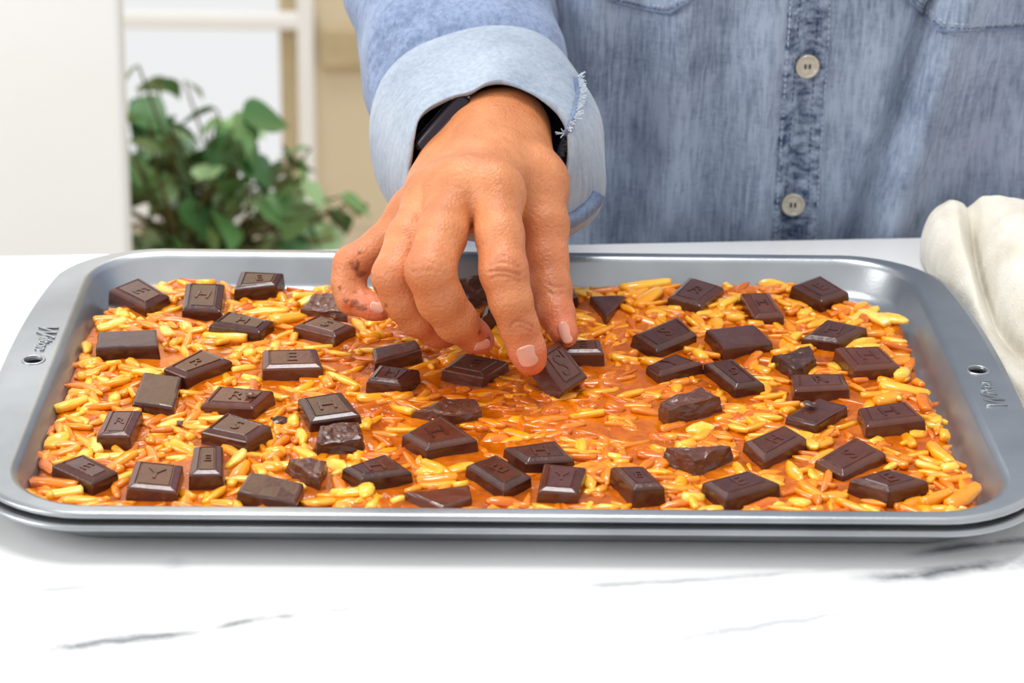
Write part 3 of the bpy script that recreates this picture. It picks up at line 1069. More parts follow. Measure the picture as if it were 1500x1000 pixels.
mo = mesh('almond_slivers', mass_v, mass_f, M_almond_mass, None, True)
at_ = mo.data.attributes.new('tone', 'FLOAT', 'POINT')
at_.data.foreach_set('value', mass_t)
tag(mo, 'mass of small almond slivers sunk in the amber caramel', 'almonds', kind='stuff')


# ------------------------------------------------------------------ smooth solids from blended cones
class Field:
    def __init__(self, lo, hi, h):
        self.lo = np.array(lo, float)
        self.h = h
        self.n = [int(math.ceil((hi[i] - lo[i]) / h)) + 1 for i in range(3)]
        self.ax = [self.lo[i] + h * np.arange(self.n[i]) for i in range(3)]
        self.a = np.full(self.n, 0.05, np.float32)

    def window(self, pts, rad):
        P = np.array([tuple(p) for p in pts])
        w = []
        for i in range(3):
            a = int(max(0, math.floor((P[:, i].min() - rad - self.lo[i]) / self.h)))
            b = int(min(self.n[i], math.ceil((P[:, i].max() + rad - self.lo[i]) / self.h) + 1))
            w.append(slice(a, max(b, a + 1)))
        return tuple(w)

    def grid(self, w):
        return np.meshgrid(self.ax[0][w[0]], self.ax[1][w[1]], self.ax[2][w[2]], indexing='ij', sparse=True)


def cone_d(G, a, b, ra, rb):
    a, b = np.array(tuple(a)), np.array(tuple(b))
    ab = b - a
    L2 = float(ab @ ab) + 1e-12
    X, Y, Zz = G
    t = ((X - a[0]) * ab[0] + (Y - a[1]) * ab[1] + (Zz - a[2]) * ab[2]) / L2
    t = np.clip(t, 0, 1)
    d = np.sqrt((X - a[0] - t * ab[0]) ** 2 + (Y - a[1] - t * ab[1]) ** 2 + (Zz - a[2] - t * ab[2]) ** 2)
    return (d - (ra + (rb - ra) * t)).astype(np.float32)


def smin(a, b, k):
    h = np.maximum(k - np.abs(a - b), 0) / k
    return np.minimum(a, b) - h * h * k * 0.25


def surface_nets(F):
    s = F.a
    neg = s < 0
    nx, ny, nz = s.shape
    c = np.zeros((nx - 1, ny - 1, nz - 1), np.uint8)
    for i in (0, 1):
        for j in (0, 1):
            for k in (0, 1):
                c += neg[i:nx - 1 + i, j:ny - 1 + j, k:nz - 1 + k]
    active = (c > 0) & (c < 8)
    idx = np.argwhere(active)
    ids = np.full(active.shape, -1, np.int64)
    ids[active] = np.arange(len(idx))
    acc = np.zeros((len(idx), 3))
    cnt = np.zeros(len(idx))
    corners = [(i, j, k) for i in (0, 1) for j in (0, 1) for k in (0, 1)]
    for p in corners:
        for ax in range(3):
            if p[ax] == 0:
                q = list(p)
                q[ax] = 1
                va = s[idx[:, 0] + p[0], idx[:, 1] + p[1], idx[:, 2] + p[2]].astype(float)
                vb = s[idx[:, 0] + q[0], idx[:, 1] + q[1], idx[:, 2] + q[2]].astype(float)
                m = (va < 0) != (vb < 0)
                t = np.zeros_like(va)
                t[m] = va[m] / (va[m] - vb[m])
                pos = np.tile(np.array(p, float), (len(idx), 1))
                pos[:, ax] = t
                acc[m] += pos[m]
                cnt[m] += 1
    V = F.lo + (idx + acc / cnt[:, None]) * F.h
    faces = []
    for ax in range(3):
        o1, o2 = (ax + 1) % 3, (ax + 2) % 3
        a = neg
        sl0 = [slice(None)] * 3
        sl1 = [slice(None)] * 3
        sl0[ax] = slice(0, -1)
        sl1[ax] = slice(1, None)
        x = a[tuple(sl0)] != a[tuple(sl1)]
        e = np.argwhere(x)
        ok = (e[:, o1] > 0) & (e[:, o2] > 0) & (e[:, o1] < s.shape[o1] - 1) & (e[:, o2] < s.shape[o2] - 1)
        e = e[ok]
        flip = a[e[:, 0], e[:, 1], e[:, 2]]
        quad = []
        for (d1, d2) in ((-1, -1), (0, -1), (0, 0), (-1, 0)):
            q = e.copy()
            q[:, o1] += d1
            q[:, o2] += d2
            quad.append(ids[q[:, 0], q[:, 1], q[:, 2]])
        Q = np.stack(quad, 1)
        Q[~flip] = Q[~flip][:, ::-1]
        faces.append(Q)
    return V, np.concatenate(faces)


def np_mesh(name, V, Q, mat, parent=None):
    me = bpy.data.meshes.new(name)
    me.vertices.add(len(V))
    me.vertices.foreach_set('co', V.astype(np.float32).ravel())
    me.loops.add(len(Q) * 4)
    me.loops.foreach_set('vertex_index', Q.astype(np.int32).ravel())
    me.polygons.add(len(Q))
    me.polygons.foreach_set('loop_start', np.arange(0, len(Q) * 4, 4, dtype=np.int32))
    me.polygons.foreach_set('loop_total', np.full(len(Q), 4, np.int32))
    me.update()
    me.validate()
    me.polygons.foreach_set('use_smooth', [True] * len(me.polygons))
    return link(name, me, mat, parent)


# ------------------------------------------------------------------ person
torso_c = Vector((0.158, 0.352, 0))
person = tag(empty('person', (torso_c.x, torso_c.y, FLOOR_Z)), 'person in a washed denim shirt setting a chocolate square into the caramel', 'person')


def J(px, py, t, rpx):
    return (at(px, py, t), rpx * t / FP)


FING = {
    'index': [J(724, 292, 1.005, 39), J(732, 345, 0.990, 35), J(738, 398, 0.982, 35), J(748, 440, 0.982, 31), J(760, 478, 0.985, 28), J(772, 512, 0.988, 26.5), J(777, 526, 0.990, 24)],
    'middle': [J(668, 285, 1.010, 39), J(646, 345, 0.990, 37), J(630, 396, 0.977, 36), J(645, 438, 0.982, 34), J(668, 470, 0.990, 31), J(694, 492, 1.000, 24), J(705, 499, 1.004, 20)],
    'ring': [J(630, 297, 1.022, 36), J(600, 350, 1.004, 34), J(579, 405, 0.993, 34), J(592, 440, 0.996, 31), J(612, 464, 1.001, 28), J(640, 484, 1.009, 24), J(652, 489, 1.012, 21)],
    'little': [J(604, 315, 1.040, 34), J(560, 358, 1.036, 27), J(515, 387, 1.030, 26), J(510, 414, 1.030, 24), J(516, 437, 1.029, 23), J(545, 449, 1.024, 19), J(558, 454, 1.022, 16)],
    'thumb': [J(782, 270, 1.050, 44), J(797, 330, 1.040, 36), J(801, 382, 1.035, 31), J(806, 425, 1.030, 31), J(816, 462, 1.022, 26), J(826, 486, 1.016, 19), J(829, 493, 1.014, 16)],
}
W_rad, W_uln, W_mid = J(743, 192, 1.083, 51), J(682, 240, 1.083, 50), J(713, 211, 1.080, 56)
A_rad, A_uln, A_mid = J(726, 152, 1.16, 50), J(674, 190, 1.16, 50), J(700, 168, 1.16, 54)
E_mid = J(672, 20, 1.28, 58)
PALM = [(W_rad, A_rad), (W_uln, A_uln), (W_mid, A_mid), (A_mid, E_mid), (W_rad, J(724, 288, 1.012, 40)), (W_mid, J(695, 280, 1.017, 42)), (W_mid, J(668, 284, 1.018, 40)), (W_uln, J(632, 296, 1.026, 37)),
        (W_uln, J(608, 313, 1.042, 34)), (W_rad, J(782, 268, 1.052, 44)), (J(782, 268, 1.052, 40), J(722, 292, 1.03, 36)), (J(700, 300, 1.035, 36), J(625, 318, 1.045, 30)), (W_uln, J(650, 275, 1.06, 45)),
        (W_mid, J(730, 270, 1.06, 45))]
every = [p for ch in FING.values() for p in ch] + [q for seg in PALM[:3] for q in seg] + [seg[1] for seg in PALM[4:]]
P = np.array([tuple(p[0]) for p in every])
lo = P.min(0) - 0.028
hi = P.max(0) + 0.028
FH = Field(lo, hi, 0.00085)
for (a, ra), (b, rb) in PALM:
    w = FH.window((a, b), max(ra, rb) + 0.012)
    d = cone_d(FH.grid(w), a, b, ra, rb)
    FH.a[w] = smin(FH.a[w], d, 0.010)
# knuckle heads
for (x, y, t, r) in ((724, 272, 1.004, 30), (678, 268, 1.009, 30), (636, 282, 1.020, 26)):
    a, ra = J(x, y, t, r)
    w = FH.window((a,), ra + 0.02)
    FH.a[w] = smin(FH.a[w], cone_d(FH.grid(w), a, a + Vector((0, 0, 1e-5)), ra, ra), 0.014)
palm = FH.a.copy()
for name, ch in FING.items():
    w = FH.window([c[0] for c in ch], 0.024)
    G = FH.grid(w)
    f = np.full(FH.a[w].shape, 0.05, np.float32)
    for (a, ra), (b, rb) in zip(ch[:-1], ch[1:]):
        f = smin(f, cone_d(G, a, b, ra, rb), 0.003)
    FH.a[w] = np.minimum(FH.a[w], smin(palm[w], f, 0.007))
# the finger pads stay clear of the held piece
hm = np.array(held.matrix_world.inverted())
w = FH.window([hc], 0.02)
G = np.meshgrid(FH.ax[0][w[0]], FH.ax[1][w[1]], FH.ax[2][w[2]], indexing='ij')
loc = [hm[i, 0] * G[0] + hm[i, 1] * G[1] + hm[i, 2] * G[2] + hm[i, 3] for i in range(3)]
bd_ = np.maximum(np.maximum(np.abs(loc[0]) - HW / 2 - 0.0006, np.abs(loc[1]) - HL / 2 - 0.0006), np.maximum(loc[2] - 0.0012, -0.0088 - loc[2]))
FH.a[w] = np.maximum(FH.a[w], -bd_.astype(np.float32))
V, Q = surface_nets(FH)


# neighbour smoothing
def smooth(V, Q, it=2, lam=0.5):
    for _ in range(it):
        acc = np.zeros_like(V)
        cnt = np.zeros(len(V))
        for k in range(4):
            a, b = Q[:, k], Q[:, (k + 1) % 4]
            np.add.at(acc, a, V[b])
            np.add.at(acc, b, V[a])
            np.add.at(cnt, a, 1)
            np.add.at(cnt, b, 1)
        V = V + lam * (acc / np.maximum(cnt, 1)[:, None] - V)
    return V


V = smooth(V, Q, 3)
# normals
fn = np.cross(V[Q[:, 2]] - V[Q[:, 0]], V[Q[:, 3]] - V[Q[:, 1]])
VN = np.zeros_like(V)
for k in range(4):
    np.add.at(VN, Q[:, k], fn)
VN /= np.linalg.norm(VN, axis=1)[:, None] + 1e-12
camv = np.array(tuple(CAM))
D = V - camv
dep = D @ np.array(tuple(CF))
PX = 750 + FP * (D @ np.array(tuple(CR))) / dep
PY = 500 - FP * (D @ np.array(tuple(CU))) / dep


def skin_point(px, py, r=5):
    m = np.where((PX - px) ** 2 + (PY - py) ** 2 < r * r)[0]
    if len(m) == 0:
        return None
    return V[m[np.argmin(dep[m])]]


crease = np.zeros(len(V))
# creases over the knuckles: across each finger, on its back
for (line, wd, amt) in (([(712, 388), (738, 380), (764, 392)], 0.0007, 0.7), ([(713, 399), (738, 393), (766, 402)], 0.0008, 1.0), ([(716, 410), (740, 407), (766, 412)], 0.0007, 0.7),
                        ([(722, 378), (740, 371), (758, 380)], 0.0006, 0.5), ([(742, 482), (762, 472), (785, 480)], 0.0007, 0.8), ([(746, 490), (764, 482), (784, 487)], 0.0006, 0.5),
                        ([(600, 384), (628, 378), (652, 388)], 0.0007, 0.35), ([(600, 398), (628, 394), (655, 400)], 0.0007, 0.4), ([(803, 412), (816, 416), (828, 414)], 0.0006, 0.6),
                        ([(803, 424), (816, 428), (828, 426)], 0.0006, 0.6), ([(520, 386), (528, 396), (538, 402)], 0.0012, 1.0), ([(520, 426), (534, 425), (548, 432)], 0.0008, 0.9),
                        ([(550, 392), (566, 388), (580, 394)], 0.0007, 0.3), ([(672, 222), (694, 232), (725, 222)], 0.0009, 0.4), ([(640, 262), (690, 246), (700, 232)], 0.0010, 0.25)):
    pts3 = [skin_point(*p) for p in line]
    if any(p is None for p in pts3):
        continue
    cur = catmull([tuple(p) for p in pts3], 8)
    cand = np.where(np.linalg.norm(V - np.mean(cur, 0), axis=1) < 0.03)[0]
    dmin = np.full(len(cand), 9.0)
    for p in cur:
        dmin = np.minimum(dmin, np.linalg.norm(V[cand] - p, axis=1))
    g_ = np.exp(-(dmin / wd) ** 2) * amt
    crease[cand] = np.maximum(crease[cand], g_)
V = V - VN * (crease * 0.0006)[:, None]
smear = np.zeros(len(V))
for (x, y, r) in ((514, 447, 0.0012), (526, 452, 0.0013), (503, 441, 0.0008), (562, 461, 0.0012), (524, 393, 0.0016), (532, 400, 0.0018), (547, 428, 0.0008), (560, 450, 0.0008), (720, 498, 0.0009), (833, 507, 0.0008),
                  (530, 366, 0.0007), (706, 487, 0.0009), (493, 424, 0.0006)):
    p = skin_point(x, y)
    if p is not None:
        smear = np.maximum(smear, np.clip(1.5 - np.linalg.norm(V - p, axis=1) / (r * 1.5), 0, 1))
nz_ = np.array([noise.noise(Vector(tuple(v * 500))) for v in V[smear > 0]])
smear[smear > 0] = np.clip(smear[smear > 0] * 1.3 + nz_ * 1.6 - 0.25, 0, 1) * 0.7
cara = np.zeros(len(V))
for (x, y, r) in ((712, 490, 0.0045), (560, 460, 0.0035), (832, 505, 0.002), (508, 452, 0.0030)):
    p = skin_point(x, y)
    if p is not None:
        cara = np.maximum(cara, np.clip(1.2 - np.linalg.norm(V - p, axis=1) / r, 0, 1) * 0.7)
red = np.zeros(len(V))
for nm, ch in FING.items():
    red = np.maximum(red, np.exp(-(np.linalg.norm(V - np.array(tuple(ch[-1][0])), axis=1) / 0.016) ** 2) * 0.6)
    red = np.maximum(red, np.exp(-(np.linalg.norm(V - np.array(tuple(ch[2][0])), axis=1) / 0.012) ** 2) * 0.25)
body = np_mesh('body', V, Q, M_skin, person)
for nm, arr in (('crease', crease * 0.5), ('smear', smear), ('caramel', cara), ('red', red)):
    a_ = body.data.attributes.new(nm, 'FLOAT', 'POINT')
    a_.data.foreach_set('value', arr.astype(np.float32))


def nail(name, px, py, axis_px, width_px, length_px, face):
    """a nail plate seated on the finger at (px, py); axis: picture direction towards the tip; face: normal as (right, up, to camera)"""
    p = skin_point(px, py, 7)
    if p is None:
        return
    p = Vector(p)
    t = (p - CAM).dot(CF)
    s = t / FP
    nrm = (CR * face[0] + CU * face[1] - CF * face[2]).normalized()
    near = np.where(np.linalg.norm(V - np.array(tuple(p)), axis=1) < 0.0045)[0]
    mean_n = Vector(tuple(VN[near].mean(0))).normalized()
    nrm = (nrm * 0.35 + mean_n).normalized()
    axd = (CR * axis_px[0] - CU * axis_px[1])
    axd = (axd - nrm * axd.dot(nrm)).normalized()
    side = axd.cross(nrm)
    hw, hl2 = width_px * s / 2, length_px * s / 2
    R_ = hw / 0.80
    nu, nv = 12, 12
    vs2, fs2 = [], []
    for layer in (0, 1):
        for i in range(nu + 1):
            for j in range(nv + 1):
                u, v = i / nu * 2 - 1, j / nv * 2 - 1
                # square to rounded plate
                uu = u * math.sqrt(1 - 0.42 * v * v)
                vv = v * math.sqrt(1 - 0.42 * u * u)
                ang = uu * 0.93
                x = R_ * math.sin(ang)
                hgt = R_ * (math.cos(ang) - 1) - 0.10 * hl2 * max(0, vv) ** 2
                hgt += 0.0006 if layer == 0 else -0.0008
                vs2.append(p + side * x + axd * (vv * hl2) + nrm * hgt)
    n1 = (nu + 1) * (nv + 1)
    for i in range(nu):
        for j in range(nv):
            a = i * (nv + 1) + j
            fs2.append((a, a + 1, a + nv + 2, a + nv + 1))
            fs2.append((n1 + a, n1 + a + nv + 1, n1 + a + nv + 2, n1 + a + 1))
    for j in range(nv):
        fs2.append((j, n1 + j, n1 + j + 1, j + 1))
        b = nu * (nv + 1)
        fs2.append((b + j, b + j + 1, n1 + b + j + 1, n1 + b + j))
    for i in range(nu):
        a, b = i * (nv + 1), (i + 1) * (nv + 1)
        fs2.append((a, b, n1 + b, n1 + a))
        fs2.append((a + nv, n1 + a + nv, n1 + b + nv, b + nv))
    return mesh('fingernail', vs2, fs2, M_nail, body, True)


nail('index', 777, 526, (0.30, 0.95), 31, 34, (0.12, -0.12, 1.0))
nail('middle', 712, 511, (0.9, 0.3), 22, 26, (0.15, -0.75, 0.65))
nail('thumb', 832, 482, (0.35, 0.93), 18, 34, (0.80, 0.15, 0.55))
nail('little', 547, 446, (0.95, 0.25), 17, 22, (-0.05, 0.45, 0.9))

# ---- shirt
TW, TD = 0.185, 0.125
trot = math.atan2(bd.y, bd.x)
FOLDS = [(-0.098, -0.100, 0.010, -0.0045), (-0.080, -0.084, 0.012, 0.0050), (-0.060, -0.058, 0.010, -0.0025), (-0.034, -0.040, 0.013, 0.0055), (-0.016, -0.020, 0.006, -0.0028),
         (0.042, 0.020, 0.0060, -0.0075), (0.056, 0.034, 0.011, 0.0075), (0.100, 0.078, 0.016, -0.0035), (0.118, 0.108, 0.016, 0.0040), (0.022, 0.030, 0.007, 0.002), (-0.125, -0.120, 0.012, 0.006)]


def fold(s, z):
    k = max(-0.3, min(1.3, z / 0.10))
    d = 0.0
    for s1, s0, wd, amp in FOLDS:
        c_ = s0 + (s1 - s0) * k
        d += 1.7 * amp * math.exp(-((s - c_) / wd) ** 2)
    d += 0.0010 * noise.noise(Vector((s * 45, z * 14, 2.2))) + 0.0004 * noise.noise(Vector((s * 180, z * 90, 5.2)))
    return d


def chest(s, z):
    """shirt surface: lateral offset s from the midline -> world point (front)"""
    x = max(-0.999, min(0.999, s / TW))
    y = -TD * (1 - abs(x) ** 2.6) ** (1 / 2.6)
    y -= fold(s, z)
    y += -0.006 * math.exp(-((z - 0.16) / 0.10) ** 2) - 0.02 * max(0.0, -z) * 0
    c_, s_ = math.cos(trot), math.sin(trot)
    return Vector((torso_c.x + s * c_ - y * s_, torso_c.y + s * s_ + y * c_, z))


def chest_normal(s, z):
    e = 0.001
    a = chest(s + e, z) - chest(s - e, z)
    b = chest(s, z + e) - chest(s, z - e)
    n = a.cross(b).normalized()
    return n if n.y < 0 else -n


def shirt_hit(px, py):
    lo_, hi_ = 1.0, 1.7
    for _ in range(40):
        mid = (lo_ + hi_) / 2
        p = at(px, py, mid)
        c_, s_ = math.cos(-trot), math.sin(-trot)
        q = p - torso_c
        s = q.x * c_ - q.y * s_
        f = chest(max(-0.18, min(0.18, s)), p.z)
        c2 = (p - f).dot(Vector((-math.sin(trot), math.cos(trot), 0)))
        if c2 < 0:
            lo_ = mid
        else:
            hi_ = mid
    return s, p.z


rings = []
NS = 170
c_, s_ = math.cos(trot), math.sin(trot)
zs_list = list(np.linspace(-0.42, -0.03, 14)) + list(np.linspace(-0.02, 0.18, 60)) + list(np.linspace(0.19, 0.40, 14))
for z in zs_list:
    sc = 1.0
    if z > 0.28:
        sc = 1 - 0.75 * ((z - 0.28) / 0.12) ** 2.2
    rg = []
    for i in range(NS):
        u = -0.996 + 1.992 * i / (NS - 1)
        s = TW * math.sin(u * PI / 2) if abs(u) > 0 else 0
        p = chest(s, z)
        q = p - Vector((torso_c.x, torso_c.y, z))
        rg.append(Vector((torso_c.x, torso_c.y, z)) + q * sc)
    for i in range(40):
        a = PI * (i + 1) / 41
        x, y = TW * math.cos(a), TD * 0.95 * math.sin(a)
        rg.append(Vector((torso_c.x + (x * c_ - y * s_) * sc, torso_c.y + (x * s_ + y * c_) * sc, z)))
    rings.append(rg)
v, f = loft(rings)
shirt = mesh('shirt', v, f, M_denim, person, True)
shirt['label'] = 'washed blue denim shirt front'

pk = []
s_top, z_top = shirt_hit(1182, 0)
s_bot, z_bot = shirt_hit(1160, 346)


def placket_mid(z):
    return s_bot + (s_top - s_bot) * (z - z_bot) / (z_top - z_bot)


PHW = 0.0126


def strip(name, s_of_z, hw, z0, z1, lift, mat, parent, nz=110, ns=9, pucker=0.0):
    vs3, fs3 = [], []
    for i in range(nz + 1):
        z = z0 + (z1 - z0) * i / nz
        for j in range(ns + 1):
            k = j / ns * 2 - 1
            s = s_of_z(z) + k * hw
            n = chest_normal(s, z)
            up = lift if abs(k) < 0.999 else -0.0012
            if pucker:
                up += pucker * noise.noise(Vector((k * 1.6, z * 150, 4.0))) * (0.4 + abs(k))
            vs3.append(chest(s, z) + n * up)
    for i in range(nz):
        for j in range(ns):
            a = i * (ns + 1) + j
            fs3.append((a, a + 1, a + ns + 2, a + ns + 1))
    return mesh(name, vs3, fs3, mat, parent, True)


def make_placket_mat():
    m = NT('denim_placket')
    v = m.coord()
    n = m.noise(m.coord(scale=(0.5, 0.5, 1.0)), 260, 3, 0.6)
    n2 = m.noise(m.coord(scale=(1, 1, 0.3)), 900, 2)
    c = m.ramp(m.math('ADD', m.math('MULTIPLY', n, 0.8), m.math('MULTIPLY', n2, 0.2)), [(0.36, lin((64, 80, 110))), (0.62, lin((164, 178, 200)))])
    m.set(color=c, rough=0.85, normal=m.bump(n, 0.5, 0.002), spec=0.2)
    return m.m


M_placket = make_placket_mat()
plk = strip('placket', placket_mid, PHW, -0.08, 0.19, 0.0018, M_placket, shirt, 160, 14, 0.0006)


def stitches(name, path, parent, mat, step=0.0032, ln=0.0020, r=0.00028):
    """path: list of world points"""
    bm = bmesh.new()
    acc = 0.0
    for a, b in zip(path[:-1], path[1:]):
        L = (b - a).length
        while acc < L:
            p = a + (b - a) * (acc / L)
            q = a + (b - a) * min(1.0, (acc + ln) / L)
            if (q - p).length > 1e-4:
                tube_bm(bm, [p, q], r, 5)
            acc += step
        acc -= L
    return from_bm(name, bm, mat, parent)


for k in (-0.92, -0.52, 0.52, 0.92):
    path = []
    for i in range(60):
        z = -0.02 + 0.17 * i / 59
        s = placket_mid(z) + k * PHW
        path.append(chest(s, z) + chest_normal(s, z) * 0.0020)
    stitches('stitching', path, shirt, M_thread if abs(k) > 0.7 else M_thread_dark)

M_button = simple('pearl_button', (196, 188, 170), 0.25, var=0.08, scale=300, coat=0.5)
M_hole = simple('button_hole', (60, 58, 60), 0.7)
for (bx, by) in ((1177, 91), (1160, 295), (1193, -115)):
    s, z = shirt_hit(bx, by)
    n = chest_normal(s, z)
    n = (n * 0.25 + Vector((0.05, -1, 0.06))).normalized()
    base = max((chest(s + ds, z + dz) + n * 0.0024 for ds in (-0.005, 0, 0.005) for dz in (-0.005, 0, 0.005)), key=lambda q: (q - chest(s, z)).dot(n))
    base = chest(s, z) + n * max(0.0028, (base - chest(s, z)).dot(n))
    prof = [(0.0, 0.0), (0.0056, 0.0), (0.0061, 0.0006), (0.0061, 0.0016), (0.0056, 0.0022), (0.0049, 0.0021), (0.0043, 0.0014), (0.0, 0.0012)]
    rot = n.to_track_quat('Z', 'Y').to_matrix()
    vs3, fs3 = [], []
    N = 32
    for r, h in prof[1:-1]:
        for i in range(N):
            a = 2 * PI * i / N
            vs3.append(base + rot @ Vector((r * math.cos(a), r * math.sin(a), h)))
    for k in range(len(prof) - 3):
        for i in range(N):
            fs3.append((k * N + i, k * N + (i + 1) % N, (k + 1) * N + (i + 1) % N, (k + 1) * N + i))
    fs3.append(tuple(range(N - 1, -1, -1)))
    fs3.append(tuple(range((len(prof) - 3) * N, (len(prof) - 2) * N)))
    bt = mesh('button', vs3, fs3, M_button, shirt, False)
    bt['label'] = 'pearly grey shirt button'
    bm = bmesh.new()
    for sx in (-1, 1):
        tube_bm(bm, [base + rot @ Vector((sx * 0.0011, -0.0011, 0.0016)), base + rot @ Vector((sx * 0.0011, 0.0011, 0.0016))], 0.00055, 6)
    th = from_bm('button_thread', bm, M_hole, shirt)


def patch(name, poly_px, lift, mat, parent):
    poly = [shirt_hit(x, y) for x, y in poly_px]
    bm = bmesh.new()
    vv = [bm.verts.new((s, z, 0)) for s, z in poly]
    bm.faces.new(vv)
    bmesh.ops.triangulate(bm, faces=bm.faces[:])
    for _ in range(5):
        bmesh.ops.subdivide_edges(bm, edges=[e for e in bm.edges if e.calc_length() > 0.004], cuts=1)
        bmesh.ops.triangulate(bm, faces=bm.faces[:])
    bound = set(v for e in bm.edges if e.is_boundary for v in e.verts)
    for v in bm.verts:
        s, z = v.co.x, v.co.y
        v.co = chest(s, z) + chest_normal(s, z) * (lift if v not in bound else lift * 0.6)
    ext = bmesh.ops.extrude_edge_only(bm, edges=[e for e in bm.edges if e.is_boundary])
    for g_ in ext['geom']:
        if isinstance(g_, bmesh.types.BMVert):
            g_.co += Vector((0, lift * 1.6, 0))
    return from_bm(name, bm, mat, parent, True)


def edge_path(px_pts, inset_px, lift):
    out = []
    for (a, b) in zip(px_pts[:-1], px_pts[1:]):
        for k in range(12):
            x, y = a[0] + (b[0] - a[0]) * k / 12 + inset_px[0], a[1] + (b[1] - a[1]) * k / 12 + inset_px[1]
            s, z = shirt_hit(x, y)
            out.append(chest(s, z) + chest_normal(s, z) * lift)
    return out


PK1 = [(866, -22), (900, 2), (945, 11), (985, 18), (1014, -4), (1045, -40), (1040, -180), (850, -180)]
PK2 = [(1312, -50), (1332, 2), (1382, 46), (1440, 41), (1500, 38), (1600, 30), (1640, -10), (1640, -170), (1312, -170)]
for poly, runs in ((PK1, PK1[:6]), (PK2, PK2[:7])):
    pc = patch('chest_pocket', poly, 0.0030, M_denim, shirt)
    cxp = sum(p[0] for p in poly) / len(poly)
    cyp = -60
    for k, mt in ((0.05, M_thread_dark), (0.11, M_thread)):
        run = [(x + (cxp - x) * k, y + (cyp - y) * k) for x, y in runs]
        stitches('pocket_stitching', edge_path(run, (0, 0), 0.0034), shirt, mt)
    path = edge_path(runs, (0, 0), 0.0022)
    bm = bmesh.new()
    tube_bm(bm, path, 0.0010, 6)
    from_bm('pocket_edge', bm, M_denim_dark, shirt, True)


# ---- sleeve and rolled cuff
def sleeve_rings(spec, n, per, wrinkle, seed, wave=0.0, fixed=False):
    """spec: (px, py, depth, half width px, half height px, turn)"""
    rows = []
    for (px, py, t, a, b, tw) in spec:
        c = at(px, py, t)
        rows.append((c.x, c.y, c.z, a * t / FP, b * t / FP, tw))
    S = catmull(rows, per)
    cs = [Vector(s[:3]) for s in S]
    out = []
    for i, s in enumerate(S):
        t = (cs[min(i + 1, len(cs) - 1)] - cs[max(i - 1, 0)]).normalized()
        u = CU - t * CU.dot(t)
        if u.length < 0.3:
            u = CU * 1.0 + t * 0.0
        u.normalize()
        r = u.cross(t).normalized()
        if r.dot(CR) < 0:
            r = -r
        if fixed is True:
            u, r = CU, CR
        elif fixed:
            k_ = max(0.0, 1 - i / fixed)
            u = (u * (1 - k_) + CU * k_).normalized()
            r = (r * (1 - k_) + CR * k_).normalized()
        rg = []
        for k in range(n):
            a = 2 * PI * k / n + s[5]
            w = 1 + wrinkle * noise.noise(Vector((math.cos(a) * 1.7, math.sin(a) * 1.7, i * 0.22 + seed))) + wave * math.sin(3 * a + seed)
            rg.append(cs[i] + r * (math.cos(a) * s[3] * w) + u * (math.sin(a) * s[4] * w))
        out.append(rg)
    return out


SL_SPEC = [(704, 192, 1.110, 132, 130, 0), (698, 176, 1.135, 148, 142, 0), (676, 90, 1.165, 150, 132, 0), (656, 0, 1.20, 149, 128, 0), (640, -110, 1.24, 150, 140, 0), (636, -260, 1.29, 170, 160, 0), (640, -420, 1.33, 180, 170, 0)]
rg = sleeve_rings(SL_SPEC, 96, 10, 0.09, 3.0, fixed=26.0)
sh_c = Vector((-0.012, 0.36, 0.315))
last = rg[-1]
lc = sum(last, Vector()) / len(last)
for k in (0.35, 0.7, 1.0):
    c2 = lc.lerp(sh_c, k)
    rg.append([c2 + (p - lc) * (1 + 0.15 * k) for p in last])
inner = [[(p - sum(r_, Vector()) / len(r_)) * 0.95 + sum(r_, Vector()) / len(r_) for p in r_] for r_ in rg]
v, f = loft(inner[:8][::-1] + rg, close_ends=False)
sleeve = mesh('sleeve', v, f, M_denim_sleeve, person, True)
sleeve['label'] = 'blue denim sleeve above the rolled cuff'

CUFF = [(704, 188, 1.128, 126, 122, 0), (712, 212, 1.098, 118, 116, 0), (716, 232, 1.074, 113, 110, 0), (717, 235, 1.0665, 114, 111, 0), (717, 234, 1.0650, 117, 114, 0), (717, 233, 1.0665, 121, 118, 0), (716, 228, 1.076, 136, 132, 0),
        (714, 214, 1.092, 156, 148, 0), (708, 198, 1.108, 166, 156, 0), (704, 190, 1.118, 163, 156, 0), (703, 188, 1.121, 157, 150, 0), (704, 188, 1.118, 148, 142, 0)]
rg = sleeve_rings(CUFF, 120, 4, 0.0, 9.0, fixed=True)
# sag and ripple of the loose cuff: right side hangs wider and lower, left lip is nipped
axc = at(712, 210, 1.09)
for i, r_ in enumerate(rg):
    for k, p in enumerate(r_):
        q = p - axc
        x, y = q.dot(CR), q.dot(CU)
        a = math.atan2(y, x)
        w = 0.0022 * math.sin(2 * a + 0.6) + 0.0012 * math.sin(5 * a + i * 0.05) + 0.0016 * noise.noise(Vector((math.cos(a) * 2, math.sin(a) * 2, i * 0.12)))
        rad = (CR * math.cos(a) + CU * math.sin(a))
        w += (0.003 if i < 22 else 0.003 + 0.011 * min(1.0, (i - 21) / 8)) * math.exp(-((a + 0.62) / 0.42) ** 2)
        r_[k] = p + rad * w
v, f = loft(rg, close_ends=False)
cuff = mesh('cuff', v, f, M_denim_pale, person, True)
cuff['label'] = 'pale turned-back cuff'

from mathutils.bvhtree import BVHTree
cuff_bvh = BVHTree.FromPolygons([tuple(p) for p in v], f)


def cuff_hit(px, py):
    d = (at(px, py, 1.0) - CAM).normalized()
    h = cuff_bvh.ray_cast(CAM, d)
    return (h[0], h[1]) if h[0] is not None else (at(px, py, 1.09), -d)


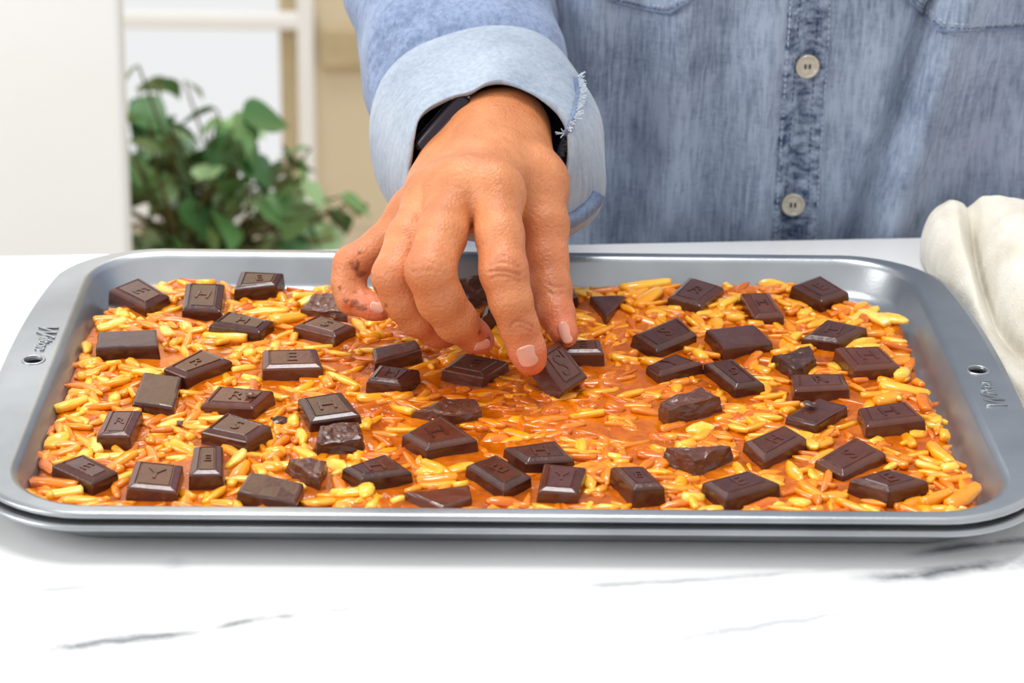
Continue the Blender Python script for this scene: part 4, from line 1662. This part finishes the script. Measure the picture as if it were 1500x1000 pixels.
seam = [(842, 116), (846, 140), (840, 165), (832, 190), (823, 212), (816, 232)]
sp = []
for a, b in zip(seam[:-1], seam[1:]):
    for k in range(5):
        p, n = cuff_hit(a[0] + (b[0] - a[0]) * k / 5, a[1] + (b[1] - a[1]) * k / 5)
        if n.dot(p - CAM) > 0:
            n = -n
        sp.append((p, n))
bm = bmesh.new()
tube_bm(bm, [p + n * 0.0006 for p, n in sp], 0.0013, 7)
from_bm('cuff_seam', bm, M_denim_dark, cuff, True)
bm = bmesh.new()
rq = random.Random(5)
for p, n in sp:
    for k in range(5):
        d = (CR * rq.uniform(0.1, 1.0) + CU * rq.uniform(-0.7, 0.7) + n * 0.6).normalized()
        tube_bm(bm, [p + n * 0.001, p + n * 0.0018 + d * 0.0016, p + n * 0.002 + d * rq.uniform(0.0025, 0.0042)], 0.00022, 4)
fr = from_bm('frayed_threads', bm, M_thread, cuff)
fr['kind'] = 'stuff'
bm = bmesh.new()
hem = []
for (x, y) in ((873, 284), (868, 294), (858, 304), (846, 313), (834, 320), (822, 322)):
    p, n = cuff_hit(x, y)
    hem.append(p + (n if n.dot(p - CAM) < 0 else -n) * 0.0008)
tube_bm(bm, [Vector(q) for q in catmull([tuple(p) for p in hem], 6)], 0.0040, 10)
from_bm('cuff_hem', bm, M_denim_dark, cuff, True)

# the other sleeve hangs at the side, outside the picture
spec2 = [Vector((0.335, 0.365, 0.30)), Vector((0.375, 0.36, 0.16)), Vector((0.385, 0.35, 0.0)), Vector((0.385, 0.335, -0.18))]
rings = []
S = catmull([tuple(p) for p in spec2], 10)
for i, c in enumerate(S):
    r0_ = 0.062 - 0.014 * i / len(S)
    rings.append([Vector(c) + Vector((math.cos(a) * r0_, math.sin(a) * r0_, 0)) * (1 + 0.06 * noise.noise(Vector((math.cos(a) * 2, math.sin(a) * 2, i * 0.3)))) for a in [2 * PI * k / 48 for k in range(48)]])
v, f = loft(rings)
mesh('sleeve', v, f, M_denim_sleeve, person, True)
# trousers carry the figure down to the floor
M_trouser = simple('trousers', (44, 48, 60), 0.9)
rings = []
for z in np.linspace(FLOOR_Z, -0.40, 10):
    k = (z - FLOOR_Z) / (-0.40 - FLOOR_Z)
    rings.append([torso_c + Vector(((0.12 + 0.05 * k) * math.cos(a), (0.08 + 0.035 * k) * math.sin(a), z)) for a in [2 * PI * i / 40 for i in range(40)]])
v, f = loft(rings)
mesh('trousers', v, f, M_trouser, person, True)
settle(person)

# ---- wristwatch under the cuff
M_case = simple('watch_case', (52, 44, 52), 0.25, metal=0.6)
M_glass_dark = simple('watch_glass', (14, 10, 18), 0.08, var=0.02)
M_strap = simple('watch_strap', (40, 22, 44), 0.45)
wc = at(651, 186, 1.0825)
wx = (CR * 0.66 + CU * 0.75).normalized()          # along the case, across the wrist
wn = (CR * -0.75 + CU * 0.66 + CF * -0.05).normalized()   # out of the wrist
wy = wn.cross(wx).normalized()
rotm = Matrix(((wx.x, wy.x, wn.x, wc.x), (wx.y, wy.y, wn.y, wc.y), (wx.z, wy.z, wn.z, wc.z), (0, 0, 0, 1)))
watch = tag(empty('wristwatch', wc), 'dark smart watch with glossy case on the wrist inside the cuff', 'watch')


def put(bm, name, mat, smooth_=True):
    bmesh.ops.transform(bm, matrix=rotm, verts=bm.verts[:])
    return from_bm(name, bm, mat, watch, smooth_)


put(box_bm((-0.0165, -0.016, -0.0030), (0.0165, 0.016, 0.0055), 0.0032, 4), 'case', M_case)
put(box_bm((-0.0150, -0.0145, 0.0050), (0.0150, 0.0145, 0.0064), 0.0010, 3), 'screen', M_glass_dark)
bm = bmesh.new()
bmesh.ops.create_cone(bm, segments=20, radius1=0.0028, radius2=0.0028, depth=0.003, cap_ends=True)
bmesh.ops.transform(bm, matrix=Matrix.Translation((0.0165, -0.006, 0.001)) @ Matrix.Rotation(PI / 2, 4, 'Y'), verts=bm.verts[:])
put(bm, 'crown', simple('crown_steel', (190, 190, 195), 0.2, metal=1.0))
bm = bmesh.new()
put(box_bm((-0.006, -0.0166, -0.0005), (0.004, -0.0158, 0.0004), 0.0002), 'speaker_slot', M_strap)
# strap round the wrist
wrist_c = at(708, 200, 1.102)
rings = []
for k in range(64):
    a = 2 * PI * k / 64
    dirv = wx * math.cos(a) + wn * math.sin(a)
    rad = 1 / math.sqrt((math.cos(a) / 0.0295) ** 2 + (math.sin(a) / 0.0205) ** 2)
    c0 = wrist_c + dirv * rad
    rings.append([c0 + wy * -0.011, c0 + wy * 0.011, c0 + wy * 0.011 + dirv * 0.0022, c0 + wy * -0.011 + dirv * 0.0022])
rings.append(rings[0])
v, f = loft(rings, close_ends=False)
mesh('strap', v, f, M_strap, watch, True)
settle(watch)

# ------------------------------------------------------------------ kitchen towel
def make_towel():
    m = NT('cotton_towel')
    v = m.coord()
    w = m.noise(v, 900, 2)
    c = m.ramp(m.noise(v, 30, 3), [(0.3, lin((206, 198, 180))), (0.7, lin((232, 228, 216)))])
    m.set(color=c, rough=0.95, sheen=0.4, normal=m.bump(w, 0.5, 0.0012), spec=0.1, sss=0.1, sss_radius=(1, 0.8, 0.6), sss_scale=0.003)
    return m.m


M_towel = make_towel()


TOW = [  # across the cloth at each depth: (x, z)
    (0.195, [(0.2135, 0.0), (0.216, 0.001), (0.219, 0.002), (0.222, 0.003), (0.2255, 0.003), (0.229, 0.003), (0.236, 0.004), (0.25, 0.005), (0.29, 0.004), (0.36, 0.0)]),
    (0.178, [(0.2105, 0.0), (0.2095, 0.012), (0.213, 0.024), (0.2205, 0.030), (0.227, 0.029), (0.230, 0.027), (0.236, 0.029), (0.25, 0.028), (0.29, 0.02), (0.36, 0.0)]),
    (0.160, [(0.2105, 0.0), (0.2085, 0.014), (0.2115, 0.028), (0.2195, 0.036), (0.226, 0.034), (0.2295, 0.031), (0.2345, 0.040), (0.25, 0.040), (0.29, 0.03), (0.36, 0.0)]),
    (0.135, [(0.2115, 0.0), (0.2100, 0.012), (0.213, 0.023), (0.2195, 0.029), (0.2255, 0.020), (0.2290, 0.014), (0.2315, 0.030), (0.247, 0.041), (0.29, 0.034), (0.36, 0.0)]),
    (0.105, [(0.2135, 0.0), (0.2145, 0.008), (0.217, 0.016), (0.2205, 0.019), (0.2255, 0.012), (0.2285, 0.008), (0.2305, 0.025), (0.246, 0.038), (0.29, 0.032), (0.36, 0.0)]),
    (0.080, [(0.2145, 0.0), (0.2155, 0.005), (0.2175, 0.010), (0.2205, 0.012), (0.2255, 0.007), (0.2290, 0.004), (0.2305, 0.020), (0.246, 0.034), (0.29, 0.03), (0.36, 0.0)]),
    (0.055, [(0.2165, 0.0), (0.2175, 0.003), (0.2195, 0.006), (0.223, 0.007), (0.2275, 0.005), (0.2320, 0.004), (0.2350, 0.016), (0.250, 0.030), (0.29, 0.028), (0.36, 0.0)]),
    (0.025, [(0.2190, 0.0), (0.2200, 0.004), (0.2220, 0.007), (0.226, 0.007), (0.2320, 0.005), (0.2380, 0.004), (0.2430, 0.014), (0.256, 0.024), (0.29, 0.024), (0.36, 0.0)]),
    (-0.015, [(0.2225, 0.0), (0.2235, 0.004), (0.2265, 0.007), (0.232, 0.007), (0.2390, 0.005), (0.2460, 0.005), (0.2510, 0.012), (0.264, 0.018), (0.30, 0.018), (0.36, 0.0)]),
    (-0.060, [(0.2300, 0.0), (0.2320, 0.002), (0.2350, 0.004), (0.240, 0.005), (0.2450, 0.004), (0.2500, 0.004), (0.2550, 0.005), (0.268, 0.006), (0.30, 0.006), (0.34, 0.0)]),
    (-0.075, [(0.2340, 0.0), (0.2350, 0.0), (0.2370, 0.001), (0.242, 0.001), (0.2460, 0.001), (0.2510, 0.001), (0.2560, 0.001), (0.270, 0.001), (0.30, 0.001), (0.33, 0.0)])]
cols_ = catmull([tuple(q for xz in row for q in (xz[0], xz[1])) + (y,) for y, row in TOW], 12)
vs3, fs3 = [], []
for row in cols_:
    y = row[-1]
    prof_ = catmull([(row[2 * i], row[2 * i + 1]) for i in range(10)], 9)
    for k, (x, z) in enumerate(prof_):
        w_ = min(1.0, max(0.0, z) / 0.006)
        q = Vector((x, y, z))
        cr = 0.0011 * noise.noise(Vector((x * 60, y * 190, 1.0))) + min(1.0, max(0.0, (x - 0.25) / 0.03)) * (0.008 * noise.noise(Vector((x * 38, y * 22, 3.0))) + 0.004 * noise.noise(Vector((x * 90, y * 40, 9.0)))) + 0.0006 * noise.noise(Vector((x * 240, y * 110, 6.0)))
        vs3.append((x - cr * w_ * 0.8, y, max(0.0007, z + cr * w_)))
nn = len(vs3) // len(cols_)
for i in range(len(cols_) - 1):
    for j in range(nn - 1):
        a = i * nn + j
        fs3.append((a, a + nn, a + nn + 1, a + 1))
tw = mesh('kitchen_towel', vs3, fs3, M_towel, None, True)
tag(tw, 'crumpled cream cotton towel on the worktop beside the right pan handle', 'towel')
M_pink = simple('pink_stripe', (206, 84, 112), 0.9)
s0 = at(1494, 331, 1.20)
bm = box_bm((-0.004, -0.02, -0.004), (0.08, 0.02, 0.002), 0.002)
bmesh.ops.translate(bm, vec=s0, verts=bm.verts[:])
tag(from_bm('pink_cloth', bm, M_pink), 'pink folded cloth peeking out behind the cream towel', 'cloth')

# ------------------------------------------------------------------ potted plant
M_leaf = NT('leaf')
oi = M_leaf.new('ShaderNodeObjectInfo').outputs['Random']
lc_ = M_leaf.ramp(M_leaf.math('ADD', M_leaf.math('MULTIPLY', oi, 0.8), M_leaf.math('MULTIPLY', M_leaf.noise(M_leaf.coord(), 40), 0.2)),
                  [(0.0, lin((48, 88, 46))), (0.35, lin((84, 132, 74))), (0.7, lin((132, 172, 112))), (0.88, lin((170, 196, 150))), (1.0, lin((190, 200, 92)))])
M_leaf.set(color=lc_, rough=0.35, sss=0.1, sss_scale=0.01)
M_leaf = M_leaf.m
M_stem = simple('plant_stem', (98, 92, 48), 0.7)
M_pot = simple('terracotta_pot', (186, 112, 76), 0.8)
PY_ = 1.35
pbase = on_y(310, 470, PY_)
plant = tag(empty('potted_plant', (pbase.x, PY_, FLOOR_Z)), 'leafy green potted plant in front of the window, left of the person', 'plant')
# leaf mesh: folded ovate blade with a pointed tip
lv, lf = [], []
NL = 8
for i in range(NL + 1):
    t = i / NL
    wd = 0.5 * math.sin(PI * min(1, t ** 0.75)) * (1 - 0.25 * t) * 0.9
    for j in (-1, -0.5, 0, 0.5, 1):
        lv.append((t, wd * j, 0.10 * abs(j) * wd * 2 - 0.22 * t * t))
for i in range(NL):
    for j in range(4):
        a = i * 5 + j
        lf.append((a, a + 1, a + 6, a + 5))
leaf_me = bpy.data.meshes.new('leaf')
leaf_me.from_pydata(lv, [], lf)
leaf_me.materials.append(M_leaf)
leaf_me.polygons.foreach_set('use_smooth', [True] * len(leaf_me.polygons))
rl = random.Random(21)
LEAF = [(200, 90, 0.9), (205, 120, 1.1), (232, 110, 1.0), (228, 150, 1.3), (215, 170, 1.4), (240, 175, 1.2), (270, 118, 0.8), (320, 158, 1.3), (355, 165, 1.4), (372, 190, 1.3), (335, 195, 1.2), (310, 180, 1.0),
        (200, 215, 1.2), (250, 205, 1.0), (285, 225, 1.1), (330, 230, 1.3), (365, 225, 1.1), (410, 235, 1.2), (440, 240, 1.3), (450, 215, 0.9), (235, 250, 1.3), (270, 262, 1.4), (300, 270, 1.4), (340, 280, 1.3),
        (210, 280, 1.5), (245, 300, 1.5), (280, 315, 1.4), (315, 310, 1.4), (350, 320, 1.4), (390, 290, 1.2), (420, 300, 1.3), (445, 280, 1.1), (470, 300, 1.0), (495, 290, 1.0), (510, 310, 1.1), (480, 325, 1.1),
        (205, 335, 1.5), (235, 350, 1.5), (270, 350, 1.5), (310, 350, 1.4), (350, 355, 1.4), (390, 345, 1.3), (425, 340, 1.2), (455, 350, 1.2), (200, 250, 1.3), (255, 330, 1.3), (300, 240, 0.9), (380, 260, 1.0),
        (405, 325, 1.0), (330, 340, 1.3), (220, 195, 1.2), (200, 150, 1.2), (260, 285, 1.2), (345, 262, 1.0), (440, 320, 1.0), (400, 365, 1.3), (300, 375, 1.5), (220, 375, 1.5), (455, 375, 1.2), (345, 210, 1.1), (185, 230, 1.3), (180, 300, 1.4),
        (230, 225, 1.2), (290, 290, 1.3), (370, 305, 1.3), (200, 310, 1.4), (262, 190, 1.0), (430, 262, 1.0), (318, 255, 1.1), (246, 275, 1.3)]
bm_s = bmesh.new()
core = on_y(300, 420, PY_ + 0.03)
for (x, y, s) in LEAF + [(x + rl.uniform(-24, 24), y + rl.uniform(-10, 24), s * 0.9) for x, y, s in LEAF if y > 140]:
    p = on_y(x + rl.uniform(-6, 6), y + rl.uniform(-6, 6), PY_ + rl.uniform(-0.12, 0.14))
    o = bpy.data.objects.new('leaf', leaf_me)
    col.objects.link(o)
    o.parent = plant
    L = 0.040 * s
    o.matrix_basis = Matrix.Translation(p) @ Matrix.Rotation(rl.uniform(0, 2 * PI), 4, 'Z') @ Matrix.Rotation(rl.uniform(0.1, 1.0), 4, 'Y') @ Matrix.Rotation(rl.uniform(-0.8, 0.8), 4, 'X') @ Matrix.Diagonal((L, L * 1.05, L, 1))
    mid = (p + core) / 2 + Vector((rl.uniform(-0.03, 0.03), rl.uniform(-0.03, 0.03), 0.02))
    tube_bm(bm_s, [core, mid, p], [0.003, 0.0022, 0.0012], 5)
from_bm('stem', bm_s, M_stem, plant)
vs3, fs3 = [], []
prof = [(0.09, core.z - 0.30), (0.125, core.z - 0.06), (0.135, core.z - 0.06), (0.135, core.z - 0.02), (0.12, core.z - 0.02), (0.115, core.z - 0.05), (0.01, core.z - 0.05)]
N = 36
rings = [[Vector((core.x + r * math.cos(2 * PI * i / N), core.y + r * math.sin(2 * PI * i / N), z)) for i in range(N)] for r, z in prof]
v, f = loft(rings)
mesh('pot', v, f, M_pot, plant, True)
settle(plant)
# stool under the pot
stool = tag(empty('plant_stool', (core.x, core.y, FLOOR_Z)), 'round wooden stool carrying the potted plant behind the worktop', 'stool')
zt = core.z - 0.30
rings = [[Vector((core.x + r * math.cos(2 * PI * i / N), core.y + r * math.sin(2 * PI * i / N), z)) for i in range(N)] for r, z in ((0.16, zt - 0.03), (0.165, zt - 0.02), (0.165, zt - 0.005), (0.16, zt))]
v, f = loft(rings)
mesh('seat', v, f, M_tan, stool, False)
for k in range(3):
    a = 2 * PI * k / 3 + 0.4
    bm = bmesh.new()
    tube_bm(bm, [(core.x + 0.10 * math.cos(a), core.y + 0.10 * math.sin(a), zt - 0.03), (core.x + 0.16 * math.cos(a), core.y + 0.16 * math.sin(a), FLOOR_Z)], 0.014, 12)
    from_bm('leg', bm, M_tan, stool, True)
settle(stool)
bpy.context.view_layer.update()
